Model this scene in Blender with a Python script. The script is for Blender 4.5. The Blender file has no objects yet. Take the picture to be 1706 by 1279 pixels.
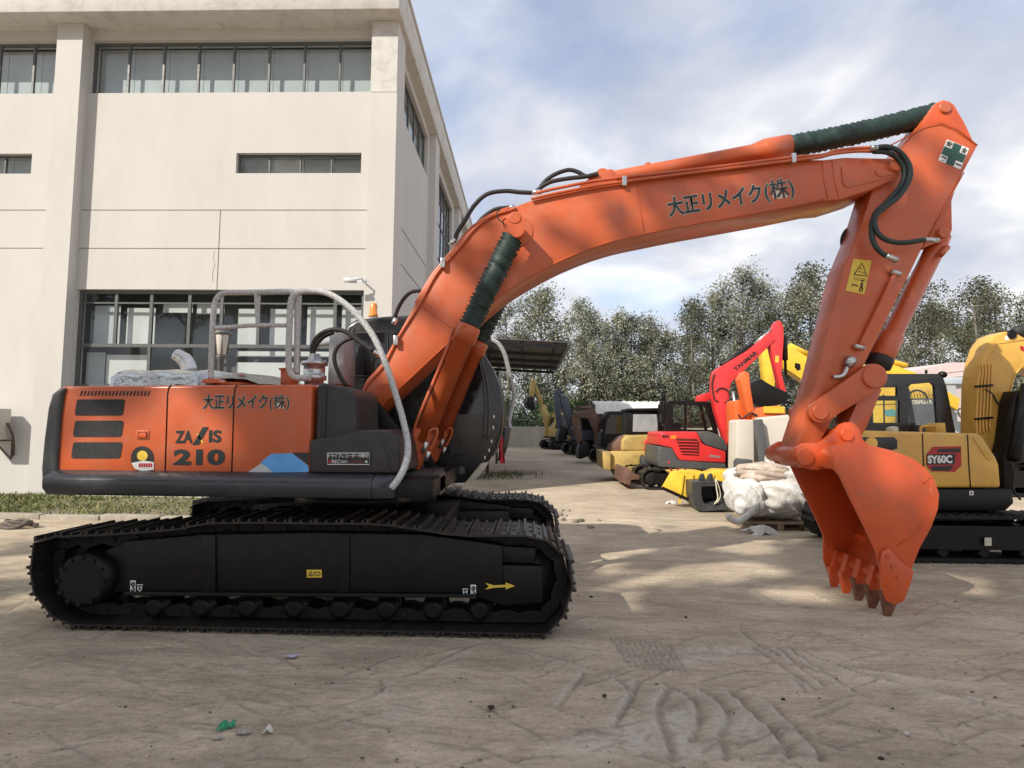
import bpy, bmesh, math, random
import numpy as np
from mathutils import Vector, Matrix, Euler
R=math.radians
SC=bpy.context.scene
COL=SC.collection
rnd=random.Random(7)

# ------------------------------------------------------------------ camera, sky, sun, exposure
F_PX,CAM_H=980.0,1.63
YAW,PITCH,ROLL=R(1.58),R(3.97),R(0.57)
fw=Vector((-math.sin(YAW)*math.cos(PITCH),math.cos(YAW)*math.cos(PITCH),math.sin(PITCH)))
r0=Vector((math.cos(YAW),math.sin(YAW),0)); u0=r0.cross(fw)
RT=r0*math.cos(ROLL)+u0*math.sin(ROLL); UP=RT.cross(fw)
CP=Vector((0,0,CAM_H))
cam=bpy.data.cameras.new('camera'); cam_o=bpy.data.objects.new('camera',cam); COL.objects.link(cam_o)
cam.sensor_width=36; cam.sensor_fit='HORIZONTAL'; cam.lens=F_PX/1706*36; cam.clip_end=900; cam.clip_start=.05
cam_o.matrix_world=Matrix.Translation(CP)@Matrix((RT,UP,-fw)).transposed().to_4x4()
SC.camera=cam_o
SUN_DIR=Vector((1,1,-1.06)).normalized()          # the way the light travels
W=bpy.data.worlds.new('World'); SC.world=W; W.use_nodes=True
nt=W.node_tree; nt.nodes.clear()
def N(nt,t,**kw):
    n=nt.nodes.new(t)
    for k,v in kw.items(): setattr(n,k,v)
    return n
def mth(nt,op,a,b=None,c=None,clamp=False):
    n=nt.nodes.new('ShaderNodeMath'); n.operation=op; n.use_clamp=clamp
    for i,x in enumerate((a,b,c)):
        if x is None: continue
        if isinstance(x,(int,float)): n.inputs[i].default_value=x
        else: nt.links.new(x,n.inputs[i])
    return n.outputs[0]
def mixc(nt,f,a,b,mode='MIX'):
    n=nt.nodes.new('ShaderNodeMix'); n.data_type='RGBA'; n.blend_type=mode
    for k,x in ((0,f),(6,a),(7,b)):
        if isinstance(x,(int,float)): n.inputs[k].default_value=x
        elif isinstance(x,tuple): n.inputs[k].default_value=(*x[:3],1)
        else: nt.links.new(x,n.inputs[k])
    return n.outputs[2]
def ramp(nt,f,stops):
    n=nt.nodes.new('ShaderNodeValToRGB'); nt.links.new(f,n.inputs[0]); e=n.color_ramp.elements
    while len(e)<len(stops): e.new(.5)
    for q,(p,c) in zip(e,stops):
        q.position=p; q.color=(c,c,c,1) if isinstance(c,(int,float)) else (*c,1)
    return n.outputs[0]
def noise(nt,vec,scale,detail=4,rough=.55,dist=0):
    n=nt.nodes.new('ShaderNodeTexNoise'); n.inputs['Scale'].default_value=scale; n.inputs['Detail'].default_value=detail
    n.inputs['Roughness'].default_value=rough; n.inputs['Distortion'].default_value=dist
    if vec is not None: nt.links.new(vec,n.inputs['Vector'])
    return n.outputs[0]
sky=N(nt,'ShaderNodeTexSky',sky_type='NISHITA',sun_disc=False)
sky.sun_elevation=R(36.8); sky.sun_rotation=R(225); sky.air_density=1.0; sky.dust_density=1.5
tc=N(nt,'ShaderNodeTexCoord'); sp=N(nt,'ShaderNodeSeparateXYZ'); nt.links.new(tc.outputs['Generated'],sp.inputs[0])
zz=mth(nt,'ADD',mth(nt,'MAXIMUM',sp.outputs[2],0.0),.32)
cb=N(nt,'ShaderNodeCombineXYZ'); nt.links.new(mth(nt,'DIVIDE',sp.outputs[0],zz),cb.inputs[0]); nt.links.new(mth(nt,'DIVIDE',sp.outputs[1],zz),cb.inputs[1])
cb.inputs[2].default_value=3.7
skyc=mixc(nt,1.0,sky.outputs[0],(.125,.135,.15),'MULTIPLY')
n1=noise(nt,cb.outputs[0],1.7,7,.52,.25); n2=noise(nt,cb.outputs[0],3.1,6,.5,.2)
cover=ramp(nt,n1,[(.34,.50),(.50,1.0)])
ccol=ramp(nt,n2,[(.32,(.34,.37,.45)),(.45,(.415,.44,.51)),(.55,(.51,.525,.565)),(.64,(.67,.67,.685))])
hz=mth(nt,'POWER',mth(nt,'SUBTRACT',1.0,mth(nt,'MAXIMUM',sp.outputs[2],0.0)),6.0)
ccol=mixc(nt,mth(nt,'MULTIPLY',hz,.75),ccol,(.60,.61,.64))
final=mixc(nt,cover,skyc,ccol)
bg=N(nt,'ShaderNodeBackground'); nt.links.new(final,bg.inputs[0]); bg.inputs[1].default_value=1.0
wo=N(nt,'ShaderNodeOutputWorld'); nt.links.new(bg.outputs[0],wo.inputs[0])
sl=bpy.data.lights.new('sun','SUN'); sl.energy=3.3; sl.angle=R(.5); sl.color=(1.0,.93,.82)
so=bpy.data.objects.new('sun',sl); COL.objects.link(so); so.rotation_euler=SUN_DIR.to_track_quat('-Z','Y').to_euler(); so.location=(-15,-15,30)
SC.view_settings.view_transform='Standard'; SC.view_settings.look='None'; SC.view_settings.exposure=0.66; SC.view_settings.gamma=1
SC.render.engine='CYCLES'; SC.cycles.use_denoising=True; SC.cycles.max_bounces=8; SC.cycles.transparent_max_bounces=16
try: SC.cycles.denoiser='OPENIMAGEDENOISE'
except Exception: pass

# ------------------------------------------------------------------ helpers
def s(r,g,b):
    f=lambda c:(c/255/12.92 if c/255<=.04045 else ((c/255+.055)/1.055)**2.4)
    return (f(r),f(g),f(b))
def ray(px,py): return fw*F_PX+RT*(px-853)-UP*(py-639.5)
def at(px,py,Y): d=ray(px,py); return CP+d*(Y/d.y)               # point of a photo line of sight in the plane y=Y
def gr(px,py,z=0): d=ray(px,py); return CP+d*((z-CAM_H)/d.z)     # ... on the ground
def xz(px,py,Y): p=at(px,py,Y); return (p.x,p.z)
def P2(pts,Y): return [xz(a,b,Y) for a,b in pts]
def P3(pts,Y):
    out=[]
    for t in pts: out.append(at(t[0],t[1],t[2] if len(t)>2 else Y))
    return out
def crom(pts,k=6):
    pts=[Vector(p) for p in pts]; q=[2*pts[0]-pts[1]]+pts+[2*pts[-1]-pts[-2]]; out=[]
    for i in range(1,len(q)-2):
        a,b,c,d=q[i-1:i+3]
        for j in range(k):
            t=j/k; out.append(.5*((2*b)+(c-a)*t+(2*a-5*b+4*c-d)*t*t+(3*b-a-3*c+d)*t**3))
    out.append(pts[-1]); return out
ORI={}
class MB:
    def __init__(s_): s_.v=[]; s_.f=[]; s_.sm=[]; s_.mi=[]; s_.m=0
    def add(s_,vs,fs,smooth=False):
        o=len(s_.v); s_.v+= [tuple(v) for v in vs]
        for f in fs: s_.f.append([i+o for i in f]); s_.sm.append(smooth); s_.mi.append(s_.m)
        return s_
    def box(s_,x0,x1,y0,y1,z0,z1):
        v=[(x,y,z) for x in (x0,x1) for y in (y0,y1) for z in (z0,z1)]
        return s_.add(v,[(0,1,3,2),(4,6,7,5),(0,4,5,1),(2,3,7,6),(0,2,6,4),(1,5,7,3)])
    def prism(s_,pts,y0,y1,pts1=None):                 # (x,z) outline swept along y
        n=len(pts); pts1=pts1 or pts
        v=[(a,y0,b) for a,b in pts]+[(a,y1,b) for a,b in pts1]
        return s_.add(v,[tuple(range(n)),tuple(range(2*n-1,n-1,-1))]+[(i,(i+1)%n,n+(i+1)%n,n+i) for i in range(n)])
    def sweepx(s_,pts,x0,x1,pts1=None):                # (y,z) outline swept along x
        n=len(pts); pts1=pts1 or pts
        v=[(x0,a,b) for a,b in pts]+[(x1,a,b) for a,b in pts1]
        return s_.add(v,[tuple(range(n)),tuple(range(2*n-1,n-1,-1))]+[(i,(i+1)%n,n+(i+1)%n,n+i) for i in range(n)])
    def sweepz(s_,pts,z0,z1):
        n=len(pts); v=[(a,b,z0) for a,b in pts]+[(a,b,z1) for a,b in pts]
        return s_.add(v,[tuple(range(n)),tuple(range(2*n-1,n-1,-1))]+[(i,(i+1)%n,n+(i+1)%n,n+i) for i in range(n)])
    def tube(s_,path,r,seg=8,sm=True):
        path=[Vector(p) for p in path]; n=len(path); rs=r if isinstance(r,(list,tuple)) else [r]*n
        t=(path[1]-path[0]).normalized(); a=t.orthogonal().normalized(); vs=[]
        for i,p in enumerate(path):
            t=(path[min(i+1,n-1)]-path[max(i-1,0)])
            t=t.normalized() if t.length>1e-9 else Vector((0,0,1))
            a=(a-t*a.dot(t)).normalized(); b=t.cross(a)
            for k in range(seg):
                w=2*math.pi*k/seg; vs.append(p+(a*math.cos(w)+b*math.sin(w))*rs[i])
        fs=[(i*seg+k,i*seg+(k+1)%seg,(i+1)*seg+(k+1)%seg,(i+1)*seg+k) for i in range(n-1) for k in range(seg)]
        s_.add(vs,fs,sm); o=len(s_.v)-n*seg
        s_.f+= [list(range(o+seg-1,o-1,-1)),list(range(o+(n-1)*seg,o+n*seg))]; s_.sm+=[False,False]; s_.mi+=[s_.m]*2
        return s_
    def cyl(s_,p0,p1,r0,r1=None,seg=16): return s_.tube([p0,p1],[r0,r0 if r1 is None else r1],seg)
    def lathe(s_,p0,p1,prof,seg=16):                   # prof: (fraction along, radius)
        p0,p1=Vector(p0),Vector(p1); return s_.tube([p0.lerp(p1,t) for t,_ in prof],[q for _,q in prof],seg)
    def ball(s_,c,rx,ry,rz,nu=14,nv=9,jit=0,seed=0):
        q=random.Random(seed); c=Vector(c); vs=[c+Vector((0,0,rz))]; fs=[]
        for j in range(1,nv):
            a=math.pi*j/nv
            for i in range(nu):
                b=2*math.pi*i/nu; k=1+q.uniform(-jit,jit)
                vs.append(c+Vector((rx*math.sin(a)*math.cos(b)*k,ry*math.sin(a)*math.sin(b)*k,rz*math.cos(a)*k)))
        vs.append(c-Vector((0,0,rz))); L=len(vs)-1
        for i in range(nu):
            fs.append((0,1+i,1+(i+1)%nu)); fs.append((L,L-nu+(i+1)%nu,L-nu+i))
            for j in range(nv-2):
                o=1+j*nu; fs.append((o+i,o+nu+i,o+nu+(i+1)%nu,o+(i+1)%nu))
        return s_.add(vs,fs,True)
    def xform(s_,M,start=0):
        s_.v[start:]=[tuple(M@Vector(v)) for v in s_.v[start:]]; return s_
    def build(s_,name,mat,parent=None,bevel=0,seg=2,ang=38,smooth=False):
        me=bpy.data.meshes.new(name); o0=Vector(ORI.get(root_of(parent).name,(0,0,0))) if parent else Vector((0,0,0))
        me.from_pydata([tuple(Vector(v)-o0) for v in s_.v],[],s_.f)
        me.polygons.foreach_set('use_smooth',s_.sm); me.polygons.foreach_set('material_index',s_.mi)
        bm=bmesh.new(); bm.from_mesh(me); bmesh.ops.recalc_face_normals(bm,faces=bm.faces)
        if bevel:
            es=[e for e in bm.edges if len(e.link_faces)==2 and e.calc_face_angle(0)>R(ang)]
            bmesh.ops.bevel(bm,geom=es,offset=bevel,segments=seg,profile=.5,affect='EDGES',clamp_overlap=True)
            for f in bm.faces: f.smooth=True
        bm.to_mesh(me); bm.free()
        if bevel or smooth:
            if smooth: me.polygons.foreach_set('use_smooth',[True]*len(me.polygons))
            try: me.set_sharp_from_angle(angle=R(40))
            except Exception: pass
        for m_ in (mat if isinstance(mat,(list,tuple)) else [mat]): me.materials.append(m_)
        o=bpy.data.objects.new(name,me); COL.objects.link(o)
        if parent: o.parent=parent
        return o
def root_of(o):
    while o.parent: o=o.parent
    return o
def tag(o,label=None,cat=None,group=None,kind=None):
    for k,v in (('label',label),('category',cat),('group',group),('kind',kind)):
        if v: o[k]=v
    return o
def thing(name,label,cat,loc=(0,0,0),group=None,rz=0,local=False):
    o=bpy.data.objects.new(name,None); COL.objects.link(o); o.location=loc; o.rotation_euler=(0,0,rz); o.empty_display_size=.2
    if not local: ORI[o.name]=tuple(loc)
    return tag(o,label,cat,group)
def copy_tree(o,parent=None):
    c=o.copy(); COL.objects.link(c)
    if parent: c.parent=parent
    for ch in list(o.children): copy_tree(ch,c)
    return c

# ------------------------------------------------------------------ materials
MATS={}
def mat(name,col,rough=.5,metal=0,var=.15,scale=3.0,dirt=None,dirt_amt=.0,bump=0,bscale=40,coat=0,spec=.5,stretch=None,emit=None,col2=None):
    if name in MATS: return MATS[name]
    m=bpy.data.materials.new(name); m.use_nodes=True; nt=m.node_tree; b=nt.nodes['Principled BSDF']
    tc=N(nt,'ShaderNodeTexCoord'); vec=tc.outputs['Object']
    if stretch:
        mp=N(nt,'ShaderNodeMapping'); mp.inputs['Scale'].default_value=stretch; nt.links.new(vec,mp.inputs[0]); vec=mp.outputs[0]
    n=noise(nt,vec,scale,5,.6)
    lo=tuple(c*(1-var) for c in col); hi=tuple(min(1,c*(1+var)) for c in (col2 or col))
    c=ramp(nt,n,[(.3,lo),(.7,hi)])
    if dirt:
        n3=noise(nt,vec,scale*2.3,8,.68,.4)
        c=mixc(nt,mth(nt,'MULTIPLY',ramp(nt,n3,[(.48,0.0),(.72,1.0)]),dirt_amt),c,dirt)
    nt.links.new(c,b.inputs['Base Color'])
    rr=ramp(nt,noise(nt,vec,scale*4,4),[(.3,max(0,rough-.08)),(.7,min(1,rough+.1))]); nt.links.new(rr,b.inputs['Roughness'])
    b.inputs['Metallic'].default_value=metal; b.inputs['Coat Weight'].default_value=coat; b.inputs['Coat Roughness'].default_value=.15
    b.inputs['Specular IOR Level'].default_value=spec
    if bump:
        bn=N(nt,'ShaderNodeBump'); bn.inputs['Strength'].default_value=bump; bn.inputs['Distance'].default_value=.02
        nt.links.new(noise(nt,vec,bscale,4,.6),bn.inputs['Height']); nt.links.new(bn.outputs[0],b.inputs['Normal'])
    if emit: b.inputs['Emission Color'].default_value=(*emit[:3],1); b.inputs['Emission Strength'].default_value=emit[3]
    MATS[name]=m; return m
def glass(name,tint=(.6,.68,.7),mixf=.55,dark=(.05,.06,.065)):
    if name in MATS: return MATS[name]
    m=bpy.data.materials.new(name); m.use_nodes=True; nt=m.node_tree; nt.nodes.clear()
    t=N(nt,'ShaderNodeBsdfTransparent'); t.inputs[0].default_value=(*tint,1)
    g=N(nt,'ShaderNodeBsdfGlossy'); g.inputs['Roughness'].default_value=.03; g.inputs[0].default_value=(.9,.95,1,1)
    d=N(nt,'ShaderNodeBsdfDiffuse'); d.inputs[0].default_value=(*dark,1)
    fr=N(nt,'ShaderNodeLayerWeight'); fr.inputs[0].default_value=.5; fres=mth(nt,'MULTIPLY_ADD',mth(nt,'POWER',fr.outputs['Facing'],5.0),.9,.05)
    m1=N(nt,'ShaderNodeMixShader'); m1.inputs[0].default_value=mixf; nt.links.new(d.outputs[0],m1.inputs[1]); nt.links.new(t.outputs[0],m1.inputs[2])
    m2=N(nt,'ShaderNodeMixShader'); nt.links.new(fres,m2.inputs[0]); nt.links.new(m1.outputs[0],m2.inputs[1]); nt.links.new(g.outputs[0],m2.inputs[2])
    o=N(nt,'ShaderNodeOutputMaterial'); nt.links.new(m2.outputs[0],o.inputs[0]); MATS[name]=m; return m
ORANGE=mat('orange_paint',(.53,.098,.024),.40,0,.14,1.6,(.40,.17,.11),.45,.06,6,coat=.2)
ORANGE_B=mat('bucket_orange_paint',(.62,.09,.018),.38,0,.13,1.8,(.36,.10,.045),.5,.10,7,coat=.25)
BLACKP=mat('black_paint',(.005,.0042,.0042),.45,0,.25,4,(.018,.014,.012),.45,.05,10,spec=.3)
CABP=mat('cab_black_paint',(.016,.015,.016),.28,0,.3,2,(.035,.03,.028),.4,.03,5,coat=.2)
TRACKM=mat('track_steel',(.007,.006,.0055),.6,.0,.35,8,(.03,.025,.021),.6,.15,40,spec=.3)
SHOEM=mat('track_shoe_steel',(.035,.031,.029),.42,.5,.3,9,(.10,.085,.07),.5,.12,50)
RUBBER=mat('black_rubber',(.02,.019,.019),.6,0,.2,6,(.05,.045,.04),.4,.08,60)
PLASTB=mat('charcoal_plastic',(.024,.021,.0205),.5,0,.15,5,(.07,.06,.055),.4,.05,60)
SKIRTM=mat('grey_black_rail_paint',(.040,.043,.05),.33,0,.2,3,(.09,.08,.07),.35,.03,20)
CWT=mat('dark_grey_counterweight',(.042,.043,.044),.42,0,.15,3,(.10,.09,.08),.3,.05,14)
BELLOWS=mat('dark_green_bellows',(.010,.030,.026),.55,0,.4,14,(.045,.06,.052),.4,.2,60)
WRAP=mat('bubble_wrap_grey',(.46,.46,.45),.38,0,.40,55,(.72,.72,.70),.7,.6,90)
FILM=mat('silver_film',(.50,.52,.53),.20,.75,.25,4,(.16,.17,.17),.6,.9,9)
DWRAP=mat('grey_film_wrap',(.10,.115,.115),.25,.1,.3,5,(.2,.21,.21),.5,.7,12)
STEEL=mat('bright_steel',(.55,.55,.54),.3,.9,.2,20)
CREAM=mat('cream_metal',(.58,.54,.42),.45,0,.2,6)
WHITE=mat('white_sticker',(.75,.75,.73),.45,0,.04,8)
INK=mat('dark_green_ink',(.012,.022,.024),.4,0,.2,20)
BLACKINK=mat('black_ink',(.018,.017,.016),.45,0,.2,20)
LABELY=mat('yellow_label',(.72,.50,.06),.45,0,.06,10)
REDM=mat('red_cloth',(.50,.02,.035),.7,0,.2,12)
AMBER=mat('amber_lens',(.75,.25,.03),.25,0,.1,8,coat=.4)
YEL=mat('yellow_paint',(.66,.37,.065),.40,0,.10,2,(.35,.22,.09),.35,.03,10,coat=.15)
YELB=mat('bright_yellow_paint',(.78,.50,.04),.42,0,.10,2,(.4,.25,.08),.4,.03,10)
YELD=mat('dusty_yellow_paint',(.46,.33,.10),.55,0,.2,2,(.25,.18,.10),.6,.03,10)
REDP=mat('red_paint',(.70,.035,.035),.40,0,.10,2,(.45,.05,.05),.4,.03,10,coat=.15)
GREYP=mat('dark_grey_panel',(.075,.08,.08),.45,0,.12,3,(.14,.13,.12),.4,.03,10)
BLUEG=mat('blue_grey_paint',(.06,.07,.095),.5,0,.2,3,(.12,.11,.11),.5)
BROWNP=mat('rusty_brown_paint',(.14,.07,.05),.6,0,.3,3,(.25,.17,.1),.5)
CWHITE=mat('pale_cab_paint',(.62,.65,.66),.4,0,.08,3,(.35,.34,.32),.3)
GL_CAB=glass('cab_glass',(.88,.91,.9),.93,(.02,.02,.02))
GL_DK=mat('dark_tinted_glass',(.012,.012,.014),.08,0,.1,3,spec=.6)

def text(body,p0,p1,Y,hpx,m,parent,name='lettering',off=0.0,outline=None,om=None,shear=0.0,proud=.004,thick=.002,world=None,label=None):
    """lettering on a plane facing the camera side; p0->p1 = baseline ends seen in the photo at plane Y"""
    def mesh(o_):
        c=bpy.data.curves.new(name,'FONT'); c.body=body; c.offset=o_; c.extrude=0.0; c.resolution_u=3; c.shear=shear
        t=bpy.data.objects.new(name,c); COL.objects.link(t); dg=bpy.context.evaluated_depsgraph_get(); dg.update()
        me=bpy.data.meshes.new_from_object(t.evaluated_get(dg)); bpy.data.objects.remove(t); return me
    if world: a,b,h=Vector(world[0]),Vector(world[1]),world[2]
    else:
        a=at(*p0,Y); b=at(*p1,Y); h=hpx*Y/F_PX
    me=mesh(off); co=np.array([v.co[:] for v in me.vertices]); x0,x1=co[:,0].min(),co[:,0].max(); y0,y1=co[:,1].min(),co[:,1].max()
    u=(b-a); sx=u.length/(x1-x0); u.normalize(); w=Vector((-u.z,0,u.x)); sy=h/(y1-y0)
    if abs(u.y)>.5: w=Vector((0,0,1))
    nrm=u.cross(w)
    o0=Vector(ORI.get(root_of(parent).name,(0,0,0)))
    def put(me,nm,pr,mm):
        for v in me.vertices: v.co=a+u*((v.co.x-x0)*sx)+w*((v.co.y-y0)*sy)+nrm*pr-o0
        me.materials.clear(); me.materials.append(mm); o=bpy.data.objects.new(nm,me); COL.objects.link(o); o.parent=parent; return o
    if outline: put(mesh(outline),'lettering_outline',proud-.0018,om or WHITE)
    o=put(me,name,proud,m)
    if label: o['label']=label
    return o
def seam(mb,pts,Y,r=.006): mb.tube(P3(pts,Y),r,6); return mb
def plate(px,Y,m,name,parent,th=.004,bevel=0,label=None):
    o=MB().prism(P2(px,Y),Y,Y+th).build(name,m,parent,bevel)
    if label: o['label']=label
    return o
def rrect(x0,y0,x1,y1,r=4,k=3,sh=0):
    out=[]
    for cx,cy,a0 in ((x1-r,y0+r,-90),(x1-r,y1-r,0),(x0+r,y1-r,90),(x0+r,y0+r,180)):
        for i in range(k+1):
            a=R(a0+90*i/k); x=cx+r*math.cos(a); y=cy+r*math.sin(a); out.append((x-sh*(y-y0)/(y1-y0),y))
    return out

# ------------------------------------------------------------------ ground
def vnoise(x,y,seed=0):
    xi=np.floor(x).astype(np.int64); yi=np.floor(y).astype(np.int64); xf=x-xi; yf=y-yi
    def h(i,j):
        n=(i*374761393+j*668265263+seed*1442695041)&0x7fffffff; n=((n^(n>>13))*1274126177)&0x7fffffff; return ((n^(n>>16))&0xffff)/65535.0
    ux=xf*xf*(3-2*xf); uy=yf*yf*(3-2*yf)
    return (h(xi,yi)*(1-ux)+h(xi+1,yi)*ux)*(1-uy)+(h(xi,yi+1)*(1-ux)+h(xi+1,yi+1)*ux)*uy
def axis(a,b,step,far,grow=1.25):
    v=list(np.arange(a,b+1e-6,step)); d=step; x=b; R_=[]
    while x<far: d*=grow; x+=d; R_.append(x)
    d=step; x=a; L=[]
    while x>-far: d*=grow; x-=d; L.append(x)
    return np.array(L[::-1]+v+R_)
gx=axis(-4.6,6.2,.021,450); gy=np.concatenate([np.arange(1.7,4.6,.0145),axis(4.6,9.0,.028,450)[np.searchsorted(axis(4.6,9.0,.028,450),4.6-1e-6):]]); gy=np.concatenate([[-450,-200,-80,-30,-12,-5,-1.5,.2,1.0,1.4],gy])
GX,GY=np.meshgrid(gx,gy,indexing='ij')
near=np.clip(1-np.maximum(np.maximum(-7-GX,GX-8),np.maximum(.8-GY,GY-10))/2,0,1)
hgt=(vnoise(GX*1.3,GY*1.3,1)-.5)*.012+(vnoise(GX*4,GY*7,2)-.5)*.007+(vnoise(GX*13,GY*16,3)-.5)*.0035
mark=np.zeros_like(GX); trough_dark=np.zeros_like(GX)
def ridge(pts,w=.02,h=.010,m=.9,both=False):
    P=[gr(*p) for p in pts]; P=crom(P,5)
    x=np.array([p.x for p in P]); y=np.array([p.y for p in P])
    i0,i1=np.searchsorted(gx,[x.min()-.3,x.max()+.3]); j0,j1=np.searchsorted(gy,[y.min()-.3,y.max()+.3])
    X=GX[i0:i1,j0:j1]; Y=GY[i0:i1,j0:j1]
    if X.size==0: return
    d2=np.full(X.shape,9.0); sd=np.zeros(X.shape)
    for k in range(len(x)-1):
        ax,ay,bx,by=x[k],y[k],x[k+1],y[k+1]; L=(bx-ax)**2+(by-ay)**2+1e-12
        t=np.clip(((X-ax)*(bx-ax)+(Y-ay)*(by-ay))/L,0,1); ddx=X-ax-t*(bx-ax); ddy=Y-ay-t*(by-ay); q=ddx**2+ddy**2
        cr=np.sign((bx-ax)*ddy-(by-ay)*ddx); sd=np.where(q<d2,cr,sd); d2=np.minimum(d2,q)
    d=np.sqrt(d2); fade=.75+.5*(vnoise(X*9,Y*9,5)-.25)
    crest=np.exp(-(d/(w*.55))**2)*fade; lg=1/(1+np.exp(np.clip(sd*d/(w*.45),-30,30))); mound=np.exp(-(d/(w*3.4))**2)*lg*fade; trough=np.exp(-((d-w*1.5)/(w*1.3))**2)*(1-lg)*fade
    hgt[i0:i1,j0:j1]+=h*1.2*crest+h*1.5*mound-h*2.0*trough
    brk=np.clip(vnoise(X*22,Y*22,8)*1.7-.1,0,1)
    mark[i0:i1,j0:j1]=np.maximum(mark[i0:i1,j0:j1],m*crest*brk*1.1+.48*m*mound)
    trough_dark[i0:i1,j0:j1]=np.maximum(trough_dark[i0:i1,j0:j1],.75*trough)  # darkens the ground colour in the dip beside each ridge
for q,hh in (([(1214,1156),(1251,1191),(1282,1221),(1304,1254)],.013),([(1271,1166),(1312,1206),(1340,1238),(1358,1258)],.013),([(1160,1148),(1192,1170),(1206,1195),(1192,1222),(1200,1255)],.010),
    ([(1106,1143),(1150,1168),(1156,1200),(1148,1225)],.010),([(1018,1128),(1044,1150),(1036,1175),(1020,1205)],.008),([(1105,1150),(1088,1180),(1100,1220),(1112,1255)],.009),([(968,1122),(945,1150),(930,1172)],.008),
    ([(1060,1135),(1045,1165),(1026,1190)],.007),([(1352,1096),(1452,1131),(1603,1166),(1760,1222)],.008),([(1380,1105),(1500,1125),(1620,1140)],.007),([(1330,1085),(1420,1118),(1540,1150),(1670,1170)],.007),
    ([(850,1078),(920,1098),(985,1116)],.008),([(1380,1060),(1460,1085),(1560,1095)],.005),([(1575,1055),(1640,1080),(1720,1095)],.006),([(1250,1050),(1330,1060),(1420,1058)],.005),
    ([(1290,1078),(1330,1112),(1365,1140)],.008),([(1310,1080),(1370,1120),(1415,1150)],.008),([(1230,1050),(1260,1075),(1290,1090)],.007),([(1250,1080),(1300,1110),(1350,1146)],.007),([(1265,1090),(1310,1120),(1335,1150)],.006),
    ([(548,1140),(600,1139)],.004),([(560,1178),(600,1168),(640,1150),(640,1132)],.005),([(700,1120),(760,1090),(800,1074)],.004),([(1180,1135),(1250,1120),(1330,1130)],.004),([(0,990),(60,960),(140,925)],.005),([(0,1030),(50,1000),(90,980)],.005)):
    ridge(q,.012 if hh<.009 else .018,hh,.85 if hh>.006 else .5)
for k in range(9):                                          # tread block prints of a tyre
    for j in range(4):
        a=(1012+k*12+j*9,1062+j*13+k*1.5); ridge([a,(a[0]+7,a[1]+7)],.012,.006,.35)
for k in range(170):                                         # scattered scrape marks
    a=(rnd.uniform(0,1706),rnd.uniform(985,1275)); l=rnd.uniform(20,90); an=rnd.choice((-.35,-.25,.12,.45))+rnd.uniform(-.1,.1)
    ridge([a,(a[0]+l*.5,a[1]+l*.5*an+rnd.uniform(-2,2)),(a[0]+l,a[1]+l*an)],rnd.choice((.006,.008,.011)),rnd.uniform(.0015,.005),rnd.uniform(.1,.5))
for px,py,rx,ry in ((1128,1205,.10,.22),(1142,1245,.09,.12),(1060,1225,.14,.16),(985,1243,.16,.10),(1210,1200,.05,.16),(1250,1215,.05,.12),(1150,1100,.22,.10),(1195,1082,.25,.08)):
    c=gr(px,py); q_=np.exp(-((GX-c.x)/rx)**2-((GY-c.y)/ry)**2); mark=np.maximum(mark,np.clip(q_*(vnoise(GX*40,GY*40,12)*1.6-.25+.5*(vnoise(GX*11,GY*11,13)-.5)),0,.7))
hgt*=near
nx,ny=GX.shape; co=np.stack([GX,GY,hgt-.002],-1).reshape(-1,3)
ii=(np.arange(nx-1)[:,None]*ny+np.arange(ny-1)[None,:]).reshape(-1)
fa=np.stack([ii,ii+ny,ii+ny+1,ii+1],-1)
me=bpy.data.meshes.new('ground'); me.vertices.add(len(co)); me.vertices.foreach_set('co',co.ravel().astype(np.float32))
me.loops.add(fa.size); me.loops.foreach_set('vertex_index',fa.ravel().astype(np.int32)); me.polygons.add(len(fa)); me.polygons.foreach_set('loop_start',(np.arange(len(fa))*4).astype(np.int32))
me.update(); me.validate(); me.polygons.foreach_set('use_smooth',[True]*len(me.polygons))
for nm,ar in (('mark',mark),('rut',trough_dark)):
    a=me.attributes.new(nm,'FLOAT','POINT'); a.data.foreach_set('value',ar.ravel().astype(np.float32))
m=bpy.data.materials.new('dusty_concrete'); m.use_nodes=True; nt=m.node_tree; b=nt.nodes['Principled BSDF']
tc=N(nt,'ShaderNodeTexCoord'); v=tc.outputs['Object']
mp=N(nt,'ShaderNodeMapping'); mp.inputs['Scale'].default_value=(.55,1.9,1); mp.inputs['Rotation'].default_value=(0,0,R(12)); nt.links.new(v,mp.inputs[0])
mp2=N(nt,'ShaderNodeMapping'); mp2.inputs['Scale'].default_value=(1.6,5.0,1); mp2.inputs['Rotation'].default_value=(0,0,R(-24)); nt.links.new(v,mp2.inputs[0])
c=ramp(nt,noise(nt,v,.55,6,.6,.4),[(.30,(.375,.31,.23)),(.52,(.50,.415,.31)),(.72,(.605,.515,.40))])
c=mixc(nt,.65,c,ramp(nt,noise(nt,mp.outputs[0],2.4,9,.72,.5),[(.30,(.50,.48,.46)),(.50,(.92,.91,.9)),(.68,(1.3,1.29,1.27))]),'MULTIPLY')
c=mixc(nt,.6,c,ramp(nt,noise(nt,mp2.outputs[0],5,8,.75,.3),[(.34,(.62,.6,.58)),(.52,(1,1,1)),(.7,(1.22,1.2,1.18))]),'MULTIPLY')
c=mixc(nt,.5,c,ramp(nt,noise(nt,v,38,6,.75),[(.32,(.55,.54,.53)),(.5,(1,1,1)),(.68,(1.3,1.3,1.3))]),'MULTIPLY')
at1=N(nt,'ShaderNodeAttribute',attribute_name='mark'); at2=N(nt,'ShaderNodeAttribute',attribute_name='rut')
c=mixc(nt,mth(nt,'MULTIPLY',at1.outputs['Fac'],.75),c,(.60,.57,.51))
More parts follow.
